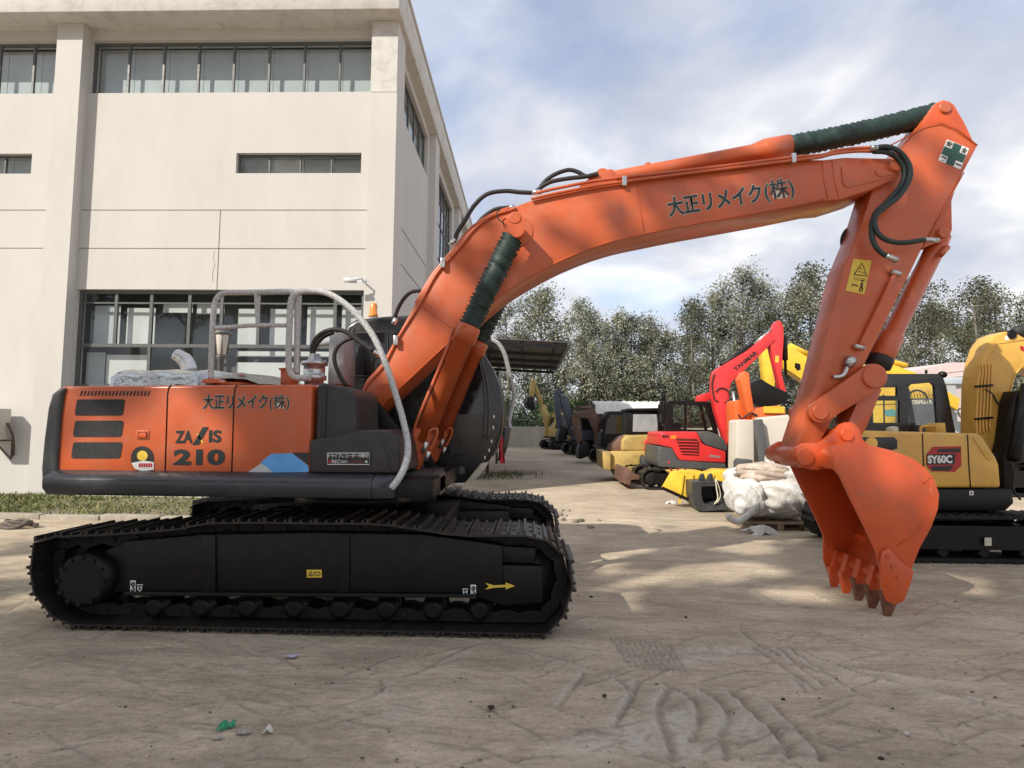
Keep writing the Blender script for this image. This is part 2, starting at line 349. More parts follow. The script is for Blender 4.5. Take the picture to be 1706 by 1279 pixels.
c=mixc(nt,mth(nt,'MULTIPLY',at2.outputs['Fac'],.75),c,(.16,.13,.10))
# pale cement dust patches and a few dark oil stains with shapes of their own
vp=noise(nt,v,1.15,7,.7,.8); c=mixc(nt,mth(nt,'MULTIPLY',ramp(nt,vp,[(.60,0.0),(.70,1.0)]),.40),c,(.52,.49,.45))
vo=noise(nt,v,.8,6,.65,1.2); c=mixc(nt,mth(nt,'MULTIPLY',ramp(nt,vo,[(.26,1.0),(.36,0.0)]),.45),c,(.12,.10,.085))
nt.links.new(c,b.inputs['Base Color']); b.inputs['Roughness'].default_value=.88; b.inputs['Specular IOR Level'].default_value=.25
bn=N(nt,'ShaderNodeBump'); bn.inputs['Strength'].default_value=.8; bn.inputs['Distance'].default_value=.014
hh=mth(nt,'ADD',mth(nt,'MULTIPLY',noise(nt,v,26,8,.75),.6),noise(nt,mp2.outputs[0],6,8,.75,.3))
nt.links.new(hh,bn.inputs['Height']); nt.links.new(bn.outputs[0],b.inputs['Normal'])
me.materials.append(m); g=bpy.data.objects.new('ground',me); COL.objects.link(g); g['kind']='structure'

# ------------------------------------------------------------------ factory building
WALLM=mat('cream_white_render',(.55,.535,.51),.8,0,.045,.6,(.40,.375,.34),.25,.08,8,stretch=(1,1,.35))
WALLR=mat('peeling_white_render',(.57,.555,.525),.8,0,.05,1.5,(.30,.28,.25),.55,.15,20)
FRAMEM=mat('grey_window_frame',(.10,.105,.105),.45,0,.1,4)
JOINT=mat('dark_joint_line',(.16,.15,.14),.8,0,.2,6)
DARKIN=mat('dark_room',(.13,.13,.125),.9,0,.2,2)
BLIND=mat('pale_blind',(.46,.50,.51),.7,0,.10,1.2,(.36,.39,.40),.3)
BLINDW=mat('white_blind',(.66,.67,.66),.7,0,.06,1.2)
GL_W=glass('window_glass',(.90,.93,.93),.95,(.035,.04,.042))
bld=thing('factory_building','white rendered three storey factory building with grey framed windows','building',(-6.7,12.5,0))
def wall_cells(us,ws,holes,d0,d1,mp):
    """solid wall over a grid of cells minus holes; mp(u,d,w)->world"""
    us=sorted(set(us+[h[0] for h in holes]+[h[1] for h in holes])); ws=sorted(set(ws+[h[2] for h in holes]+[h[3] for h in holes]))
    mb=MB()
    def solid(i,j):
        if not(0<=i<len(us)-1 and 0<=j<len(ws)-1): return False
        a,b=(us[i]+us[i+1])/2,(ws[j]+ws[j+1])/2
        return not any(h[0]<a<h[1] and h[2]<b<h[3] for h in holes)
    for i in range(len(us)-1):
        for j in range(len(ws)-1):
            if not solid(i,j): continue
            a,b,c,d=us[i],us[i+1],ws[j],ws[j+1]
            q=lambda *t:mb.add([mp(*x) for x in t],[(0,1,2,3)])
            q((a,d0,c),(b,d0,c),(b,d0,d),(a,d0,d)); q((a,d1,c),(a,d1,d),(b,d1,d),(b,d1,c))
            if not solid(i-1,j): q((a,d0,c),(a,d0,d),(a,d1,d),(a,d1,c))
            if not solid(i+1,j): q((b,d0,c),(b,d1,c),(b,d1,d),(b,d0,d))
            if not solid(i,j-1): q((a,d0,c),(a,d1,c),(b,d1,c),(b,d0,c))
            if not solid(i,j+1): q((a,d0,d),(b,d0,d),(b,d1,d),(a,d1,d))
    return mb
fm=lambda u,d,w:(u,12.44+d,w)                 # front wall: u=x, d inward
sm_=lambda u,d,w:(-3.05-d,u,w)                # side wall: u=y, d inward
def obox(mb,mp,u0,u1,d0,d1,w0,w1):
    v=[mp(u,d,w) for u in (u0,u1) for d in (d0,d1) for w in (w0,w1)]
    mb.add(v,[(0,1,3,2),(4,6,7,5),(0,4,5,1),(2,3,7,6),(0,2,6,4),(1,5,7,3)])
def window(mp,u0,u1,w0,w1,mull,trans=(),d=.10,blinds=(),fw_=.05,part_trans=()):
    f=MB(); e=.004
    obox(f,mp,u0,u1,d,d+.06,w0,w0+fw_); obox(f,mp,u0,u1,d,d+.06,w1-fw_,w1)
    obox(f,mp,u0,u0+fw_,d+.001,d+.059,w0+fw_,w1-fw_); obox(f,mp,u1-fw_,u1,d+.001,d+.059,w0+fw_,w1-fw_)
    for x in mull:
        if isinstance(x,tuple): x,a,b=x
        else: a,b=w0+fw_,w1-fw_
        obox(f,mp,x-fw_*.45,x+fw_*.45,d+.003,d+.057,a,b)
    for z in trans: obox(f,mp,u0+fw_,u1-fw_,d+.006,d+.054,z-fw_*.5,z+fw_*.5)
    for a,b,z in part_trans: obox(f,mp,a,b,d+.008,d+.052,z-.016,z+.016)
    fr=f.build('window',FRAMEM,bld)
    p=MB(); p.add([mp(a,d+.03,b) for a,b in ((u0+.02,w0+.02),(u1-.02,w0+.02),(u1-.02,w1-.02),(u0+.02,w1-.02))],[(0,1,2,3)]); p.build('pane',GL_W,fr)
    if blinds:
        for n,(a,b,c,dd,k) in enumerate(blinds):
            q=MB(); obox(q,mp,a,b,d+.22+.004*n,d+.223+.004*n,c,dd); q.build('blind',BLINDW if k else BLIND,fr)
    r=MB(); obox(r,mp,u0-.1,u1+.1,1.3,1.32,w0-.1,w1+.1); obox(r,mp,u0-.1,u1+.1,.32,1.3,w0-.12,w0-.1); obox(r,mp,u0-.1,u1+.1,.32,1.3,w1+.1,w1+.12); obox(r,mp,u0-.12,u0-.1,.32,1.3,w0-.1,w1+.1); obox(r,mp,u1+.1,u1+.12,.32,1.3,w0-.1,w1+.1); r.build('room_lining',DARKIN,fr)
    return fr
zt0,zt1=8.95,10.18
X=lambda px,py=600:at(px,py,12.56).x
top1=(-9.9,-3.47,zt0,zt1); mid1=(-6.48,-3.70,7.10,7.56); gnd1=(-9.9,-3.56,.55,4.5)
top0=(-16.9,-10.5,zt0,zt1); mid0=(-13.9,-11.1,7.10,7.56)
wall_cells([-18.2,-3.05],[-.3,10.42],[top1,mid1,gnd1,top0,mid0],0,.30,fm).build('front_wall',WALLM,bld)
us=[-9.9+i*.80375 for i in range(9)]
window(fm,*top1,mull=us[1:-1],blinds=[(us[i]+.004,us[i+1]-.004,zt0,zt1-.02,False) for i in range(8)])
us=[-6.48+i*.695 for i in range(5)]
window(fm,*mid1,mull=us[1:-1],blinds=[(us[i]+.004,us[i+1]-.004,7.1,7.56,i==1) for i in range(4)],fw_=.04)
us=[-16.9+i*.8 for i in range(9)]
window(fm,*top0,mull=us[1:-1],blinds=[(us[i]+.004,us[i+1]-.004,zt0,zt1-.02,False) for i in range(8)])
us=[-13.9+i*.7 for i in range(5)]
window(fm,*mid0,mull=us[1:-1],blinds=[(us[i]+.004,us[i+1]-.004,7.1,7.56,False) for i in range(4)],fw_=.04)
gz=3.28; gx_=[X(a) for a in (125,189,248,312,366,428,497,556,606)]
mul=[]
for i,x in enumerate(gx_[1:-1]):
    mul.append((x,gz,4.45) if i%2==0 else x)
bl=[(X(142),X(186),gz+.03,4.2,False),(X(197),X(245),gz+.03,4.15,True),(X(258),X(308),4.05,4.25,True),(X(315),X(362),4.02,4.25,True),(X(385),X(424),gz+.05,4.15,True),(X(440),X(493),gz+.05,4.15,True),(X(503),X(552),gz+.05,4.2,True),(X(562),X(602),gz+.05,4.2,True),
    (X(165),X(241),2.45,3.1,True),(X(385),X(600),1.0,2.95,True),(X(385),X(600),3.08,3.2,True),(X(130),X(162),2.42,3.15,False)]
window(fm,*gnd1,mull=mul,trans=(gz,2.38),blinds=bl,fw_=.075,part_trans=[(-9.85,-3.6,4.22)])
jl=MB()
for z in (6.27,5.41): jl.box(-9.9,-3.47,12.436,12.439,z-.008,z+.008); jl.box(-16.9,-10.5,12.436,12.439,z-.008,z+.008)
jl.box(-6.79,-6.775,12.4355,12.4385,4.5,6.26); jl.build('wall_joint',JOINT,bld)
cr=MB(); q=[(357,418),(356,432),(358,440),(354,455),(355,468)]; cr.tube([at(a,b,12.44) for a,b in q],.005,5); cr.build('wall_crack',JOINT,bld)
for x0 in (-17.5,-10.5,-3.47):
    c0=MB().box(x0,x0+.58,12.2,12.438,-.3,10.415).build('column',WALLM,bld)
patch=MB().box(-3.46,-2.895,12.192,12.198,8.8,10.37).build('peeling_patch',WALLR,bld)
sh=[]
side_holes=[(13.15,16.95,zt0,zt1)]+[(a,a+4.3,3.2,zt1-.1) for a in (18.35,24.4,30.4)]
wall_cells([12.745,36.5],[-.3,10.42],side_holes,0,.3,sm_).build('side_wall',WALLM,bld)
h=side_holes[0]; window(sm_,*h,mull=[h[0]+.76*i for i in range(1,5)],blinds=[(h[0]+.76*i+.03,h[0]+.76*i+.73,zt0,zt1,False) for i in range(5)])
for h in side_holes[1:]: window(sm_,*h,mull=[h[0]+.72*i for i in range(1,6)],trans=(5.0,6.2,7.4,8.6,9.4))
jl=MB()
for z in (6.27,5.41): jl.box(-3.046,-3.043,13,17,z-.01,z+.01)
jl.build('wall_joint',JOINT,bld)
MB().box(-3.05,-2.893,12.44,12.95,-.3,10.413).build('column',WALLM,bld)
for y in (17.25,23.3,29.3,35.4): MB().box(-3.05,-2.86,y,y+.75,-.3,10.414).build('column',WALLM,bld)
MB().box(-18.4,-2.80,11.83,36.8,10.42,11.25).build('parapet',WALLR,bld,.02)
MB().box(-18.45,-2.76,11.78,36.85,11.25,11.34).build('coping',WALLM,bld,.015)
MB().box(-18.2,-3.36,35.9,36.5,-.3,10.41).build('back_wall',WALLM,bld)
MB().box(-9.9,-3.5,12.25,12.436,-.1,.50).build('plinth',WALLM,bld)

# things on and by the building
cc=thing('security_camera','white bullet security camera on a wall bracket above the ground floor window','camera',tuple(at(604,468,12.2)))
p=at(604,468,12.0); wq=at(604,468,12.2)
MB().tube([(wq.x,12.198,wq.z),(p.x,12.0,wq.z),(p.x-.06,11.95,wq.z-.02),(p.x-.16,11.93,wq.z-.01)],.018,8).build('arm',CWHITE,cc)
MB().cyl((p.x-.10,11.93,p.z-.02),(p.x-.36,11.90,p.z+.0),.045,.05,12).build('housing',CWHITE,cc)
MB().cyl((wq.x,12.199,wq.z),(wq.x,12.17,wq.z),.06,.06,12).build('base',CWHITE,cc)
ac=thing('air_conditioner','pale grey outdoor air conditioning unit on rusty wall brackets','air conditioner',tuple(at(0,735,12.2)))
a=at(-18,680,11.9)-Vector((.42,0,0)); b_=at(21,733,11.9)-Vector((.42,0,0))
MB().box(a.x,b_.x,11.92,12.30,b_.z,a.z).build('casing',mat('pale_grey_plastic',(.45,.43,.38),.6,0,.12,5,(.3,.28,.24),.4),ac,.015)
gm=MB(); zc=(a.z+b_.z)/2
for k in range(9): gm.box(a.x+.05,b_.x-.05,11.912,11.917,b_.z+.08+k*.055,b_.z+.095+k*.055)
gm.build('grille',FRAMEM,ac)
bm_=MB(); bm_.tube([(b_.x-.06,12.0,b_.z-.02),(b_.x-.06,12.43,b_.z-.02),(b_.x-.06,12.43,b_.z-.42),(b_.x-.06,12.0,b_.z-.02)],.018,6)
bm_.tube([(b_.x+.02,12.2,b_.z+.35),(b_.x+.10,12.25,b_.z+.1),(b_.x+.06,12.35,b_.z-.15),(b_.x-.02,12.43,b_.z-.35)],.022,6); 
bm_.build('bracket',mat('rusty_bracket',(.10,.07,.055),.8,0,.3,20),ac)
# lantern on a post
lp=at(368,600,8.9)
lam=thing('garden_lamp','small lantern lamp with frosted panes on a grey post behind the excavator','lamp',(lp.x,8.9,0))
lm=mat('lamp_grey_metal',(.12,.12,.11),.5,.3,.2,20)
MB().lathe((lp.x,8.9,0),(lp.x,8.9,2.66),[(0,.09),(.08,.09),(.1,.05),(.97,.045),(.985,.07),(1,.07)],12).build('post',lm,lam)
MB().lathe((lp.x,8.9,2.66),(lp.x,8.9,2.98),[(0,.075),(.05,.085),(.95,.125),(1,.12)],6).build('lamp_glass',mat('frosted_pane',(.62,.58,.5),.35,0,.1,9),lam)
fm_=MB()
for k in range(6):
    w=2*math.pi*k/6; fm_.tube([(lp.x+.087*math.cos(w),8.9+.087*math.sin(w),2.665),(lp.x+.128*math.cos(w),8.9+.128*math.sin(w),2.985)],.010,5)
fm_.lathe((lp.x,8.9,2.98),(lp.x,8.9,3.12),[(0,.15),(.12,.15),(.6,.07),(.8,.03),(.85,.03),(1,.012)],6); fm_.build('lamp_frame',lm,lam)
# canopy fixed to the side wall
cn=thing('canopy_roof','flat dark corrugated canopy roof reaching out from the building side wall','canopy',(-.9,21,0))
CANM=mat('dark_corrugated_sheet',(.20,.185,.175),.6,.0,.25,3,(.28,.25,.22),.5)
cm=MB(); ny_=60
vs=[];fs=[]
for i in range(ny_+1):
    y=16.9+i*(25.4-16.9)/ny_; z=4.02+.022*(1 if i%2 else -1)
    vs+=[(-2.84,y,z+.18),(1.17,y,z)]
fs=[(2*i,2*i+1,2*i+3,2*i+2) for i in range(ny_)]; cm.add(vs,fs); n=len(vs); cm.add([(a,b,c+.012) for a,b,c in vs],[tuple(reversed(f)) for f in fs]); cm.build('roof_sheet',CANM,cn)
bm_=MB()
for k in range(5): y=17+k*2.05; bm_.sweepx([(y-.04,3.84),(y+.04,3.84),(y+.04,3.95),(y-.04,3.95)],1.1,-2.84,[(y-.04,4.02),(y+.04,4.02),(y+.04,4.13),(y-.04,4.13)])
for x in (-2.2,-1.2,-.2,.8): bm_.box(x-.03,x+.03,16.95,25.3,3.955+(.8-x)*.045,3.99+(.8-x)*.045)
bm_.build('rafter',mat('dark_steel_section',(.05,.048,.046),.6,.3,.2,6),cn)
gt=MB().box(1.12,1.22,16.86,25.45,3.93,4.08).build('edge_trim',mat('edge_trim_grey',(.25,.25,.24),.5,.2,.2,5),cn)
for y in (19.2,24.8): MB().cyl((-1.3,y,0),(-1.3,y,3.95),.05).build('post',lm,cn)

# ------------------------------------------------------------------ grass strip, kerb, rubble by the building
gs=MB(); gs.sweepz([(-60,9.75),(-2.75,9.75),(-2.75,12.44),(-60,12.44)],-.2,.045); o=gs.build('grass_bed',mat('grassy_soil',(.20,.17,.11),.95,0,.3,2.5,(.10,.12,.05),.7,.6,30)); o['kind']='structure'
kb=MB()
x=-20.0
while x<-3.0:
    kb.box(x,x+.98,9.58+rnd.uniform(-.01,.01),9.745,-.1,.085+rnd.uniform(-.012,.008)); x+=1.0
o=kb.build('kerb',mat('worn_concrete_kerb',(.36,.32,.26),.9,0,.2,4,(.2,.18,.13),.6,.3,30),None,.012); o['kind']='structure'
gb=MB(); q=random.Random(3)
for i in range(15000):
    x=q.uniform(-13.5,-2.8); y=q.uniform(9.72,12.2); d=vnoise(np.array([x*1.1]),np.array([y*1.6]),9)[0]
    if q.random()>d*1.6: continue
    h=q.uniform(.03,.12)*(.5+d); w=q.uniform(.006,.014)*1.4; a=q.uniform(0,6.28); l=q.uniform(-.06,.06); l2=q.uniform(-.05,.05)
    dx,dy=math.cos(a)*w,math.sin(a)*w; gb.m=q.choice((0,0,1))
    gb.add([(x-dx,y-dy,.04),(x+dx,y+dy,.04),(x+l+dx*.5,y+l2+dy*.5,.04+h*.7),(x+l*1.6,y+l2*1.6,.04+h)],[(0,1,2,3)])
o=gb.build('grass',[mat('grass_green',(.13,.16,.045),.8,0,.3,3),mat('dry_grass',(.27,.24,.11),.8,0,.3,3)]); tag(o,'patchy short green and dry grass along the building','grass',kind='stuff')
# coil of rope / hose lying on the kerb
rp=MB(); c=gr(28,879)
for k in range(3):
    rp.tube([(c.x+(.26-.05*k)*math.cos(t*.35+k)+.03*math.sin(t*1.1+k),c.y+(.15-.03*k)*math.sin(t*.35+k),.03+.032*k+.015*math.sin(t*1.3+2*k)) for t in range(17+k)],.026,8)
tag(rp.build('rope_coil',mat('muddy_rope',(.13,.11,.09),.95,0,.3,20,bump=.5,bscale=60)),'muddy coil of thick rope lying by the kerb','rope')
# gravel pile and pale stone behind the far track
gp=MB(); q=random.Random(11)
for i in range(900):
    a=q.uniform(0,6.28); d=abs(q.gauss(0,.45)); x=-.75+math.cos(a)*d*1.5; y=10.6+math.sin(a)*d*1.3; z=max(0,.30*math.exp(-(d/.55)**2))+.01; r=q.uniform(.015,.055)
    gp.m=q.choice((0,0,1)); gp.ball((x,y,z),r*1.3,r,r*.8,6,4,.25,i)
tag(gp.build('gravel_pile',[mat('gravel_grey',(.24,.215,.18),.95,0,.3,9),mat('gravel_dark',(.11,.11,.075),.95,0,.3,9)]),'low pile of grey gravel beyond the far track','gravel',kind='stuff')
st=gr(762,812); tag(MB().ball((st.x,st.y,.10),.16,.12,.11,10,7,.12,5).build('stone',mat('pale_stone',(.55,.50,.46),.9,0,.12,6)),'pale rounded stone lying in front of the gravel pile','stone')
for i,(px,py,l) in enumerate(((800,795,'straggly low weeds at the gravel pile under the cab'),(850,790,'flat patch of weeds beside the road edge'))):
    g0=gr(px,py); wd=MB(); q=random.Random(40+i)
    for k in range(500):
        x=g0.x+q.gauss(0,.55); y=g0.y+q.gauss(0,.5); h=q.uniform(.03,.16); a=q.uniform(0,6.28); w=.012
        wd.add([(x-w*math.cos(a),y-w*math.sin(a),0),(x+w*math.cos(a),y+w*math.sin(a),0),(x+q.uniform(-.08,.08),y+q.uniform(-.06,.06),h)],[(0,1,2)])
    tag(wd.build('weeds',mat('weed_green',(.10,.11,.05),.9,0,.3,3)),l,'weeds',kind='stuff')

# ------------------------------------------------------------------ the big orange excavator
exc=thing('excavator','large orange crawler excavator with black tracks and arched boom in the foreground','excavator',(-1.7,6.0,0))
YB,YT=4.65,4.60
def crawler(root,path,y0,y1,nshoe,ztop=None):
    """chain band, sprocket, idler, frame, rollers and separate shoes along a closed (x,z) path"""
    pth=crom([Vector((a,0,b)) for a,b in path]+[Vector((path[0][0],0,path[0][1]))],6); pth=pth[:-1]
    pth=[Vector((p.x,0,max(p.z,.045))) for p in pth]
    n=len(pth); L=[0]
    for i in range(n): L.append(L[-1]+(pth[(i+1)%n]-pth[i]).length)
    tot=L[-1]; cx=sum(p.x for p in pth)/n; cz=sum(p.z for p in pth)/n
    def pos(d):
        d%=tot
        for i in range(n):
            if L[i+1]>=d:
                a,b=pth[i],pth[(i+1)%n]; t=(d-L[i])/max(1e-9,L[i+1]-L[i]); return a.lerp(b,t),(b-a).normalized()
    yc=(y0+y1)/2; ch=MB()
    for (ya,yb) in ((yc-.115,yc-.065),(yc+.065,yc+.115)):
        vs=[];fs=[];K=nshoe*3
        for k in range(K):
            p,t=pos(tot*k/K); nn=Vector((t.z,0,-t.x))
            if nn.dot(p-Vector((cx,0,cz)))<0: nn=-nn
            a=p-nn*.022; b=p-nn*(.115 if k%3 else .095)
            vs+=[(a.x,ya,a.z),(a.x,yb,a.z),(b.x,yb,b.z),(b.x,ya,b.z)]
        for k in range(K):
            o=4*k;q=4*((k+1)%K); fs+=[(o+j,o+(j+1)%4,q+(j+1)%4,q+j) for j in range(4)]
        ch.add(vs,fs)
    for k in range(nshoe):
        p,t=pos(tot*(k+.5)/nshoe); nn=Vector((t.z,0,-t.x)); nn=-nn if nn.dot(p-Vector((cx,0,cz)))<0 else nn
        c=p-nn*.068; ch.cyl((c.x,yc-.135,c.z),(c.x,yc+.135,c.z),.024,None,8)
    chain=ch.build('track_chain',TRACKM,root)
    pitch=tot/nshoe; h=pitch*.52
    sm=MB(); sm.prism([(-h,-.006),(h,-.006),(h,.008),(-h*.9,.010)],y0-yc,y1-yc)
    for gx0,w,hh in ((-.82,.016,.040),(-.05,.013,.030),(.72,.013,.030)):
        c=gx0*h; sm.prism([(c-w,.007),(c+w,.007),(c+w*.55,hh),(c-w*.55,hh)],y0-yc,y1-yc)
    for by in (-.10,.10):
        for bx in (-.035,.035): sm.cyl((bx,by,.006),(bx,by,.020),.012,None,6)
    so=None
    for k in range(nshoe):
        p,t=pos(tot*(k+.5)/nshoe); nn=Vector((t.z,0,-t.x))
        if nn.dot(p-Vector((cx,0,cz)))<0: nn=-nn
        xa=Vector((nn.z,0,-nn.x)); M=Matrix((xa,Vector((0,1,0)),nn)).transposed().to_4x4()
        q=Vector((p.x,yc,p.z))+nn*.0-Vector(ORI[root.name])
        if so is None:
            so=sm_obj=MB(); so.v,so.f,so.sm,so.mi=sm.v,sm.f,sm.sm,sm.mi
            ORI_s=ORI[root.name]; ORI[root.name]=(0,0,0); so=sm_obj.build('track_shoe',SHOEM,chain); ORI[root.name]=ORI_s; o=so
        else:
            o=so.copy(); COL.objects.link(o); o.parent=chain
        o.matrix_local=Matrix.Translation(q)@M
    return yc
tp=[(57,905),(80,897),(130,893),(205,889),(293,882),(346,873),(430,871),(510,872),(600,873),(651,876),(706,884),(755,891),(800,893),(860,893),(900,899),(930,917),(948,943),(951,975),(943,1010),(925,1040),(895,1057)]
tp2=[(800,1060),(600,1056),(400,1051),(250,1046),(150,1042),(110,1036),(82,1018),(60,990),(53,965),(53,935)]
path=P2(tp,YT)+P2(tp2,YT)
path=[(a,b+(.0)) for a,b in path]
for dy in (0,2.2):
    yc=crawler(exc,path,YT+dy,YT+.6+dy,46)
    sx=xz(128,970,YT); ix=xz(872,978,YT)
    sp_=MB()                                             # sprocket with teeth
    n=21; pts=[]
    for k in range(n*4):
        w=2*math.pi*k/(n*4); r=.335 if k%4 in(1,2) else .285
        pts.append((sx[0]+r*math.cos(w),sx[1]+r*math.sin(w)))
    sp_.prism(pts,yc-.035,yc+.035); sp_.lathe((sx[0],yc-.26,sx[1]),(sx[0],yc-.035,sx[1]),[(0,.17),(.08,.21),(.8,.22),(1,.24)],24)
    for k in range(12):
        w=2*math.pi*k/12; sp_.cyl((sx[0]+.18*math.cos(w),yc-.275,sx[1]+.18*math.sin(w)),(sx[0]+.18*math.cos(w),yc-.24,sx[1]+.18*math.sin(w)),.018,None,6)
    sp_.build('sprocket',BLACKP,exc)
    il=MB(); il.lathe((ix[0],yc-.10,ix[1]),(ix[0],yc+.10,ix[1]),[(0,.10),(.01,.25),(.3,.26),(.31,.31),(.69,.31),(.7,.26),(.99,.25),(1,.10)],28); il.build('idler',BLACKP,exc)
    f=MB()                                               # side frame
    side=P2([(196,905),(330,893),(520,890),(700,893),(792,905),(836,912),(838,992),(792,994),(200,990)],YT)
    f.prism(side,YT+.075+dy,YT+.47+dy)
    f.prism(P2([(790,945),(905,948),(905,1010),(838,1016),(790,1000)],YT),YT+.10+dy,YT+.18+dy)
    f.prism(P2([(806,913),(893,918),(893,945),(806,943)],YT),YT+.12+dy,YT+.3+dy)
    f.prism(P2([(196,905),(150,925),(140,1000),(196,994)],YT),YT+.16+dy,YT+.42+dy)
    f.build('track_frame',BLACKP,exc,.012)
    fl=MB(); fl.prism(P2([(200,989),(792,993),(792,999),(200,995)],YT),YT+.045+dy,YT+.075+dy)
    for a,b in ((330,352),(560,578)): fl.prism(P2([(a,893),(b,893),(b,990),(a,990)],YT),YT+.058+dy,YT+.0745+dy)
    fl.build('frame_flange',BLACKP,exc,.004)
    for k in range(8):
        c=xz(236+k*80,1022+k*.9,YT)
        rl=MB(); rl.lathe((c[0],yc-.16,c[1]),(c[0],yc+.16,c[1]),[(0,.05),(.02,.075),(.2,.08),(.21,.105),(.33,.105),(.34,.085),(.66,.085),(.67,.105),(.79,.105),(.8,.08),(.98,.075),(1,.05)],16)
        rl.build('track_roller',BLACKP,exc)
    for k in range(2):
        c=xz(360+k*290,895,YT); MB().lathe((c[0],yc-.13,c[1]-.03),(c[0],yc+.13,c[1]-.03),[(0,.05),(.1,.07),(.9,.07),(1,.05)],14).build('carrier_roller',BLACKP,exc)
# carbody and swing circle
mb=MB(); mb.box(-3.0+.75,-.75,5.15,6.85,.42,.78); mb.box(-2.9,-.2,5.05,5.35,.40,.66); mb.box(-2.9,-.2,6.65,6.95,.40,.66); mb.build('carbody',BLACKP,exc,.02)
MB().lathe((-1.62,6,.77),(-1.62,6,1.06),[(0,.62),(.3,.62),(.31,.70),(.7,.70),(.71,.64),(1,.64)],36).build('swing_circle',BLACKP,exc)
# stickers on the track frame
def lab(px,m,name='sticker',Y=YT+.071,lb=None): return plate(px,Y-.006,m,name,exc,.003,label=lb)
hook=lab([(217,967),(226,967),(226,988),(217,988)],WHITE,'hook_sticker'); hook2=lab([(784,974),(793,974),(793,996),(784,996)],WHITE,'hook_sticker')
for (x,y),hk in (((221.5,973),hook),((788.5,980),hook2)):
    mb=MB(); pts=[(x+2.4*math.cos(a),y+2.6*math.sin(a)) for a in np.linspace(0,6.28,13)]
    mb.tube(P3(pts,YT+.062),.006,5); pts=[(x,y+2.5),(x+.5,y+5.5),(x+2.2,y+8.5),(x+.8,y+11.5),(x-1.8,y+11),(x-2.6,y+8.8)]; mb.tube(P3(pts,YT+.062),.006,5); mb.build('hook_symbol',BLACKINK,hk)
for x,y in ((233,980),(775,987)):
    mb=MB(); mb.tube(P3([(x-5,y-6),(x+5,y-6)],YT+.064),.004,5); mb.tube(P3([(x-3,y-4),(x-3,y+2),(x,y+5),(x+3,y+2),(x+3,y-4)],YT+.064),.004,5); mb.tube(P3([(x-1,y),(x+1,y-2)],YT+.064),.004,5); mb.build('tie_down_symbol',WHITE,exc)
yl=lab([(511,949),(536,949),(536,962),(511,962)],LABELY,'warning_label')
mb=MB(); mb.tube(P3([(514,959),(517.5,952),(521,959),(514,959)],YT+.062),.004,5); mb.tube(P3([(524,953),(533,953),(533,958),(524,958),(524,953)],YT+.062),.003,5); mb.build('warning_symbol',BLACKINK,yl)
lab([(809,971),(823,975),(843,974),(842,970),(858,976),(842,982),(843,978),(823,979),(808,982),(814,977)],LABELY,'arrow_sticker')

# upper structure ------------------------------------------------
floor=MB(); floor.box(-3.55,-.75,4.72,7.28,1.04,1.18); floor.build('deck_frame',BLACKP,exc,.01)
hs=P2([(100,648),(101,643),(520,640),(516,789),(93,789)],YB)
body=MB().prism(hs,YB,7.28).build('engine_hood',ORANGE,exc,.035,4)
sm=MB()
for pts in ([(285,640.5),(281,646),(279,658),(275,787)],[(396,640),(392,645),(390,660),(386,787)]): seam(MB(),pts,YB-.001,.005).build('panel_seam',BLACKP,body)
sm.tube([at(285,640.5,YB)+Vector((.03,.02,.002)),at(287,639.5,YB)+Vector((.03,.5,.0))],.005,5); sm.tube([at(396,640,YB)+Vector((.02,.02,.002)),at(398,639,YB)+Vector((.02,.5,.0))],.005,5)
sm.build('top_seam',BLACKP,body)
lv=MB()
for k in range(20):
    x=139+k*5.9; lv.prism(P2([(x-6,659),(x-3.2,659),(x-.6,651),(x-3.2,651)],YB),YB-.003,YB+.01)
    a=at(x-1.9,650.5,YB); b_=at(x+3,643.5,YB); lv.prism([(a.x-.006,a.z),(a.x+.006,a.z),(b_.x+.004,b_.z-.006),(b_.x-.008,b_.z-.006)],YB+.004,YB+.05)
lv.build('louvre',BLACKINK,body)
GRM=mat('black_mesh_grille',(.022,.022,.022),.5,.3,.5,90,(.10,.10,.10),.6,.6,160)
for x0,y0,x1,y1 in ((128,665,208,692),(125,700.5,206,727.5),(122,736.5,204,763.5)):
    plate(rrect(x0,y0,x1,y1,4,3,4),YB-.004,GRM,'grille',body,.003)
lt=plate(rrect(226,717,248,732,2),YB-.006,ORANGE,'latch',body,.006,.002); plate(rrect(231,720,244,729,1.5),YB-.012,ORANGE_B,'latch_handle',body,.006,.002)
seam(MB(),[(231,720),(244,720),(244,729),(231,729),(231,720)],YB-.011,.003).build('latch_rim',BLACKP,body)
# round topped sticker (plain shapes, no figure)
dm=[(218+0,770)]+[(237-19*math.cos(t),762-19*math.sin(t)) for t in np.linspace(0,math.pi,14)]+[(256,772)]
stk=plate(dm,YB-.003,BLACKINK,'round_sticker',body,.002)
plate([(237+9*math.cos(t),759+8.5*math.sin(t)) for t in np.linspace(0,6.2,14)],YB-.005,LABELY,'sticker_disc',body,.0015)
plate([(219,771),(240,767),(256,770),(256,782),(238,785),(224,780)],YB-.0055,WHITE,'sticker_panel',body,.0015)
mb=MB()
for k in range(6): mb.prism(P2(rrect(232+k*3.9,771.5,235+k*3.9,778,.4),YB),YB-.0072,YB-.0058)
mb.build('sticker_mark',REDM,body)
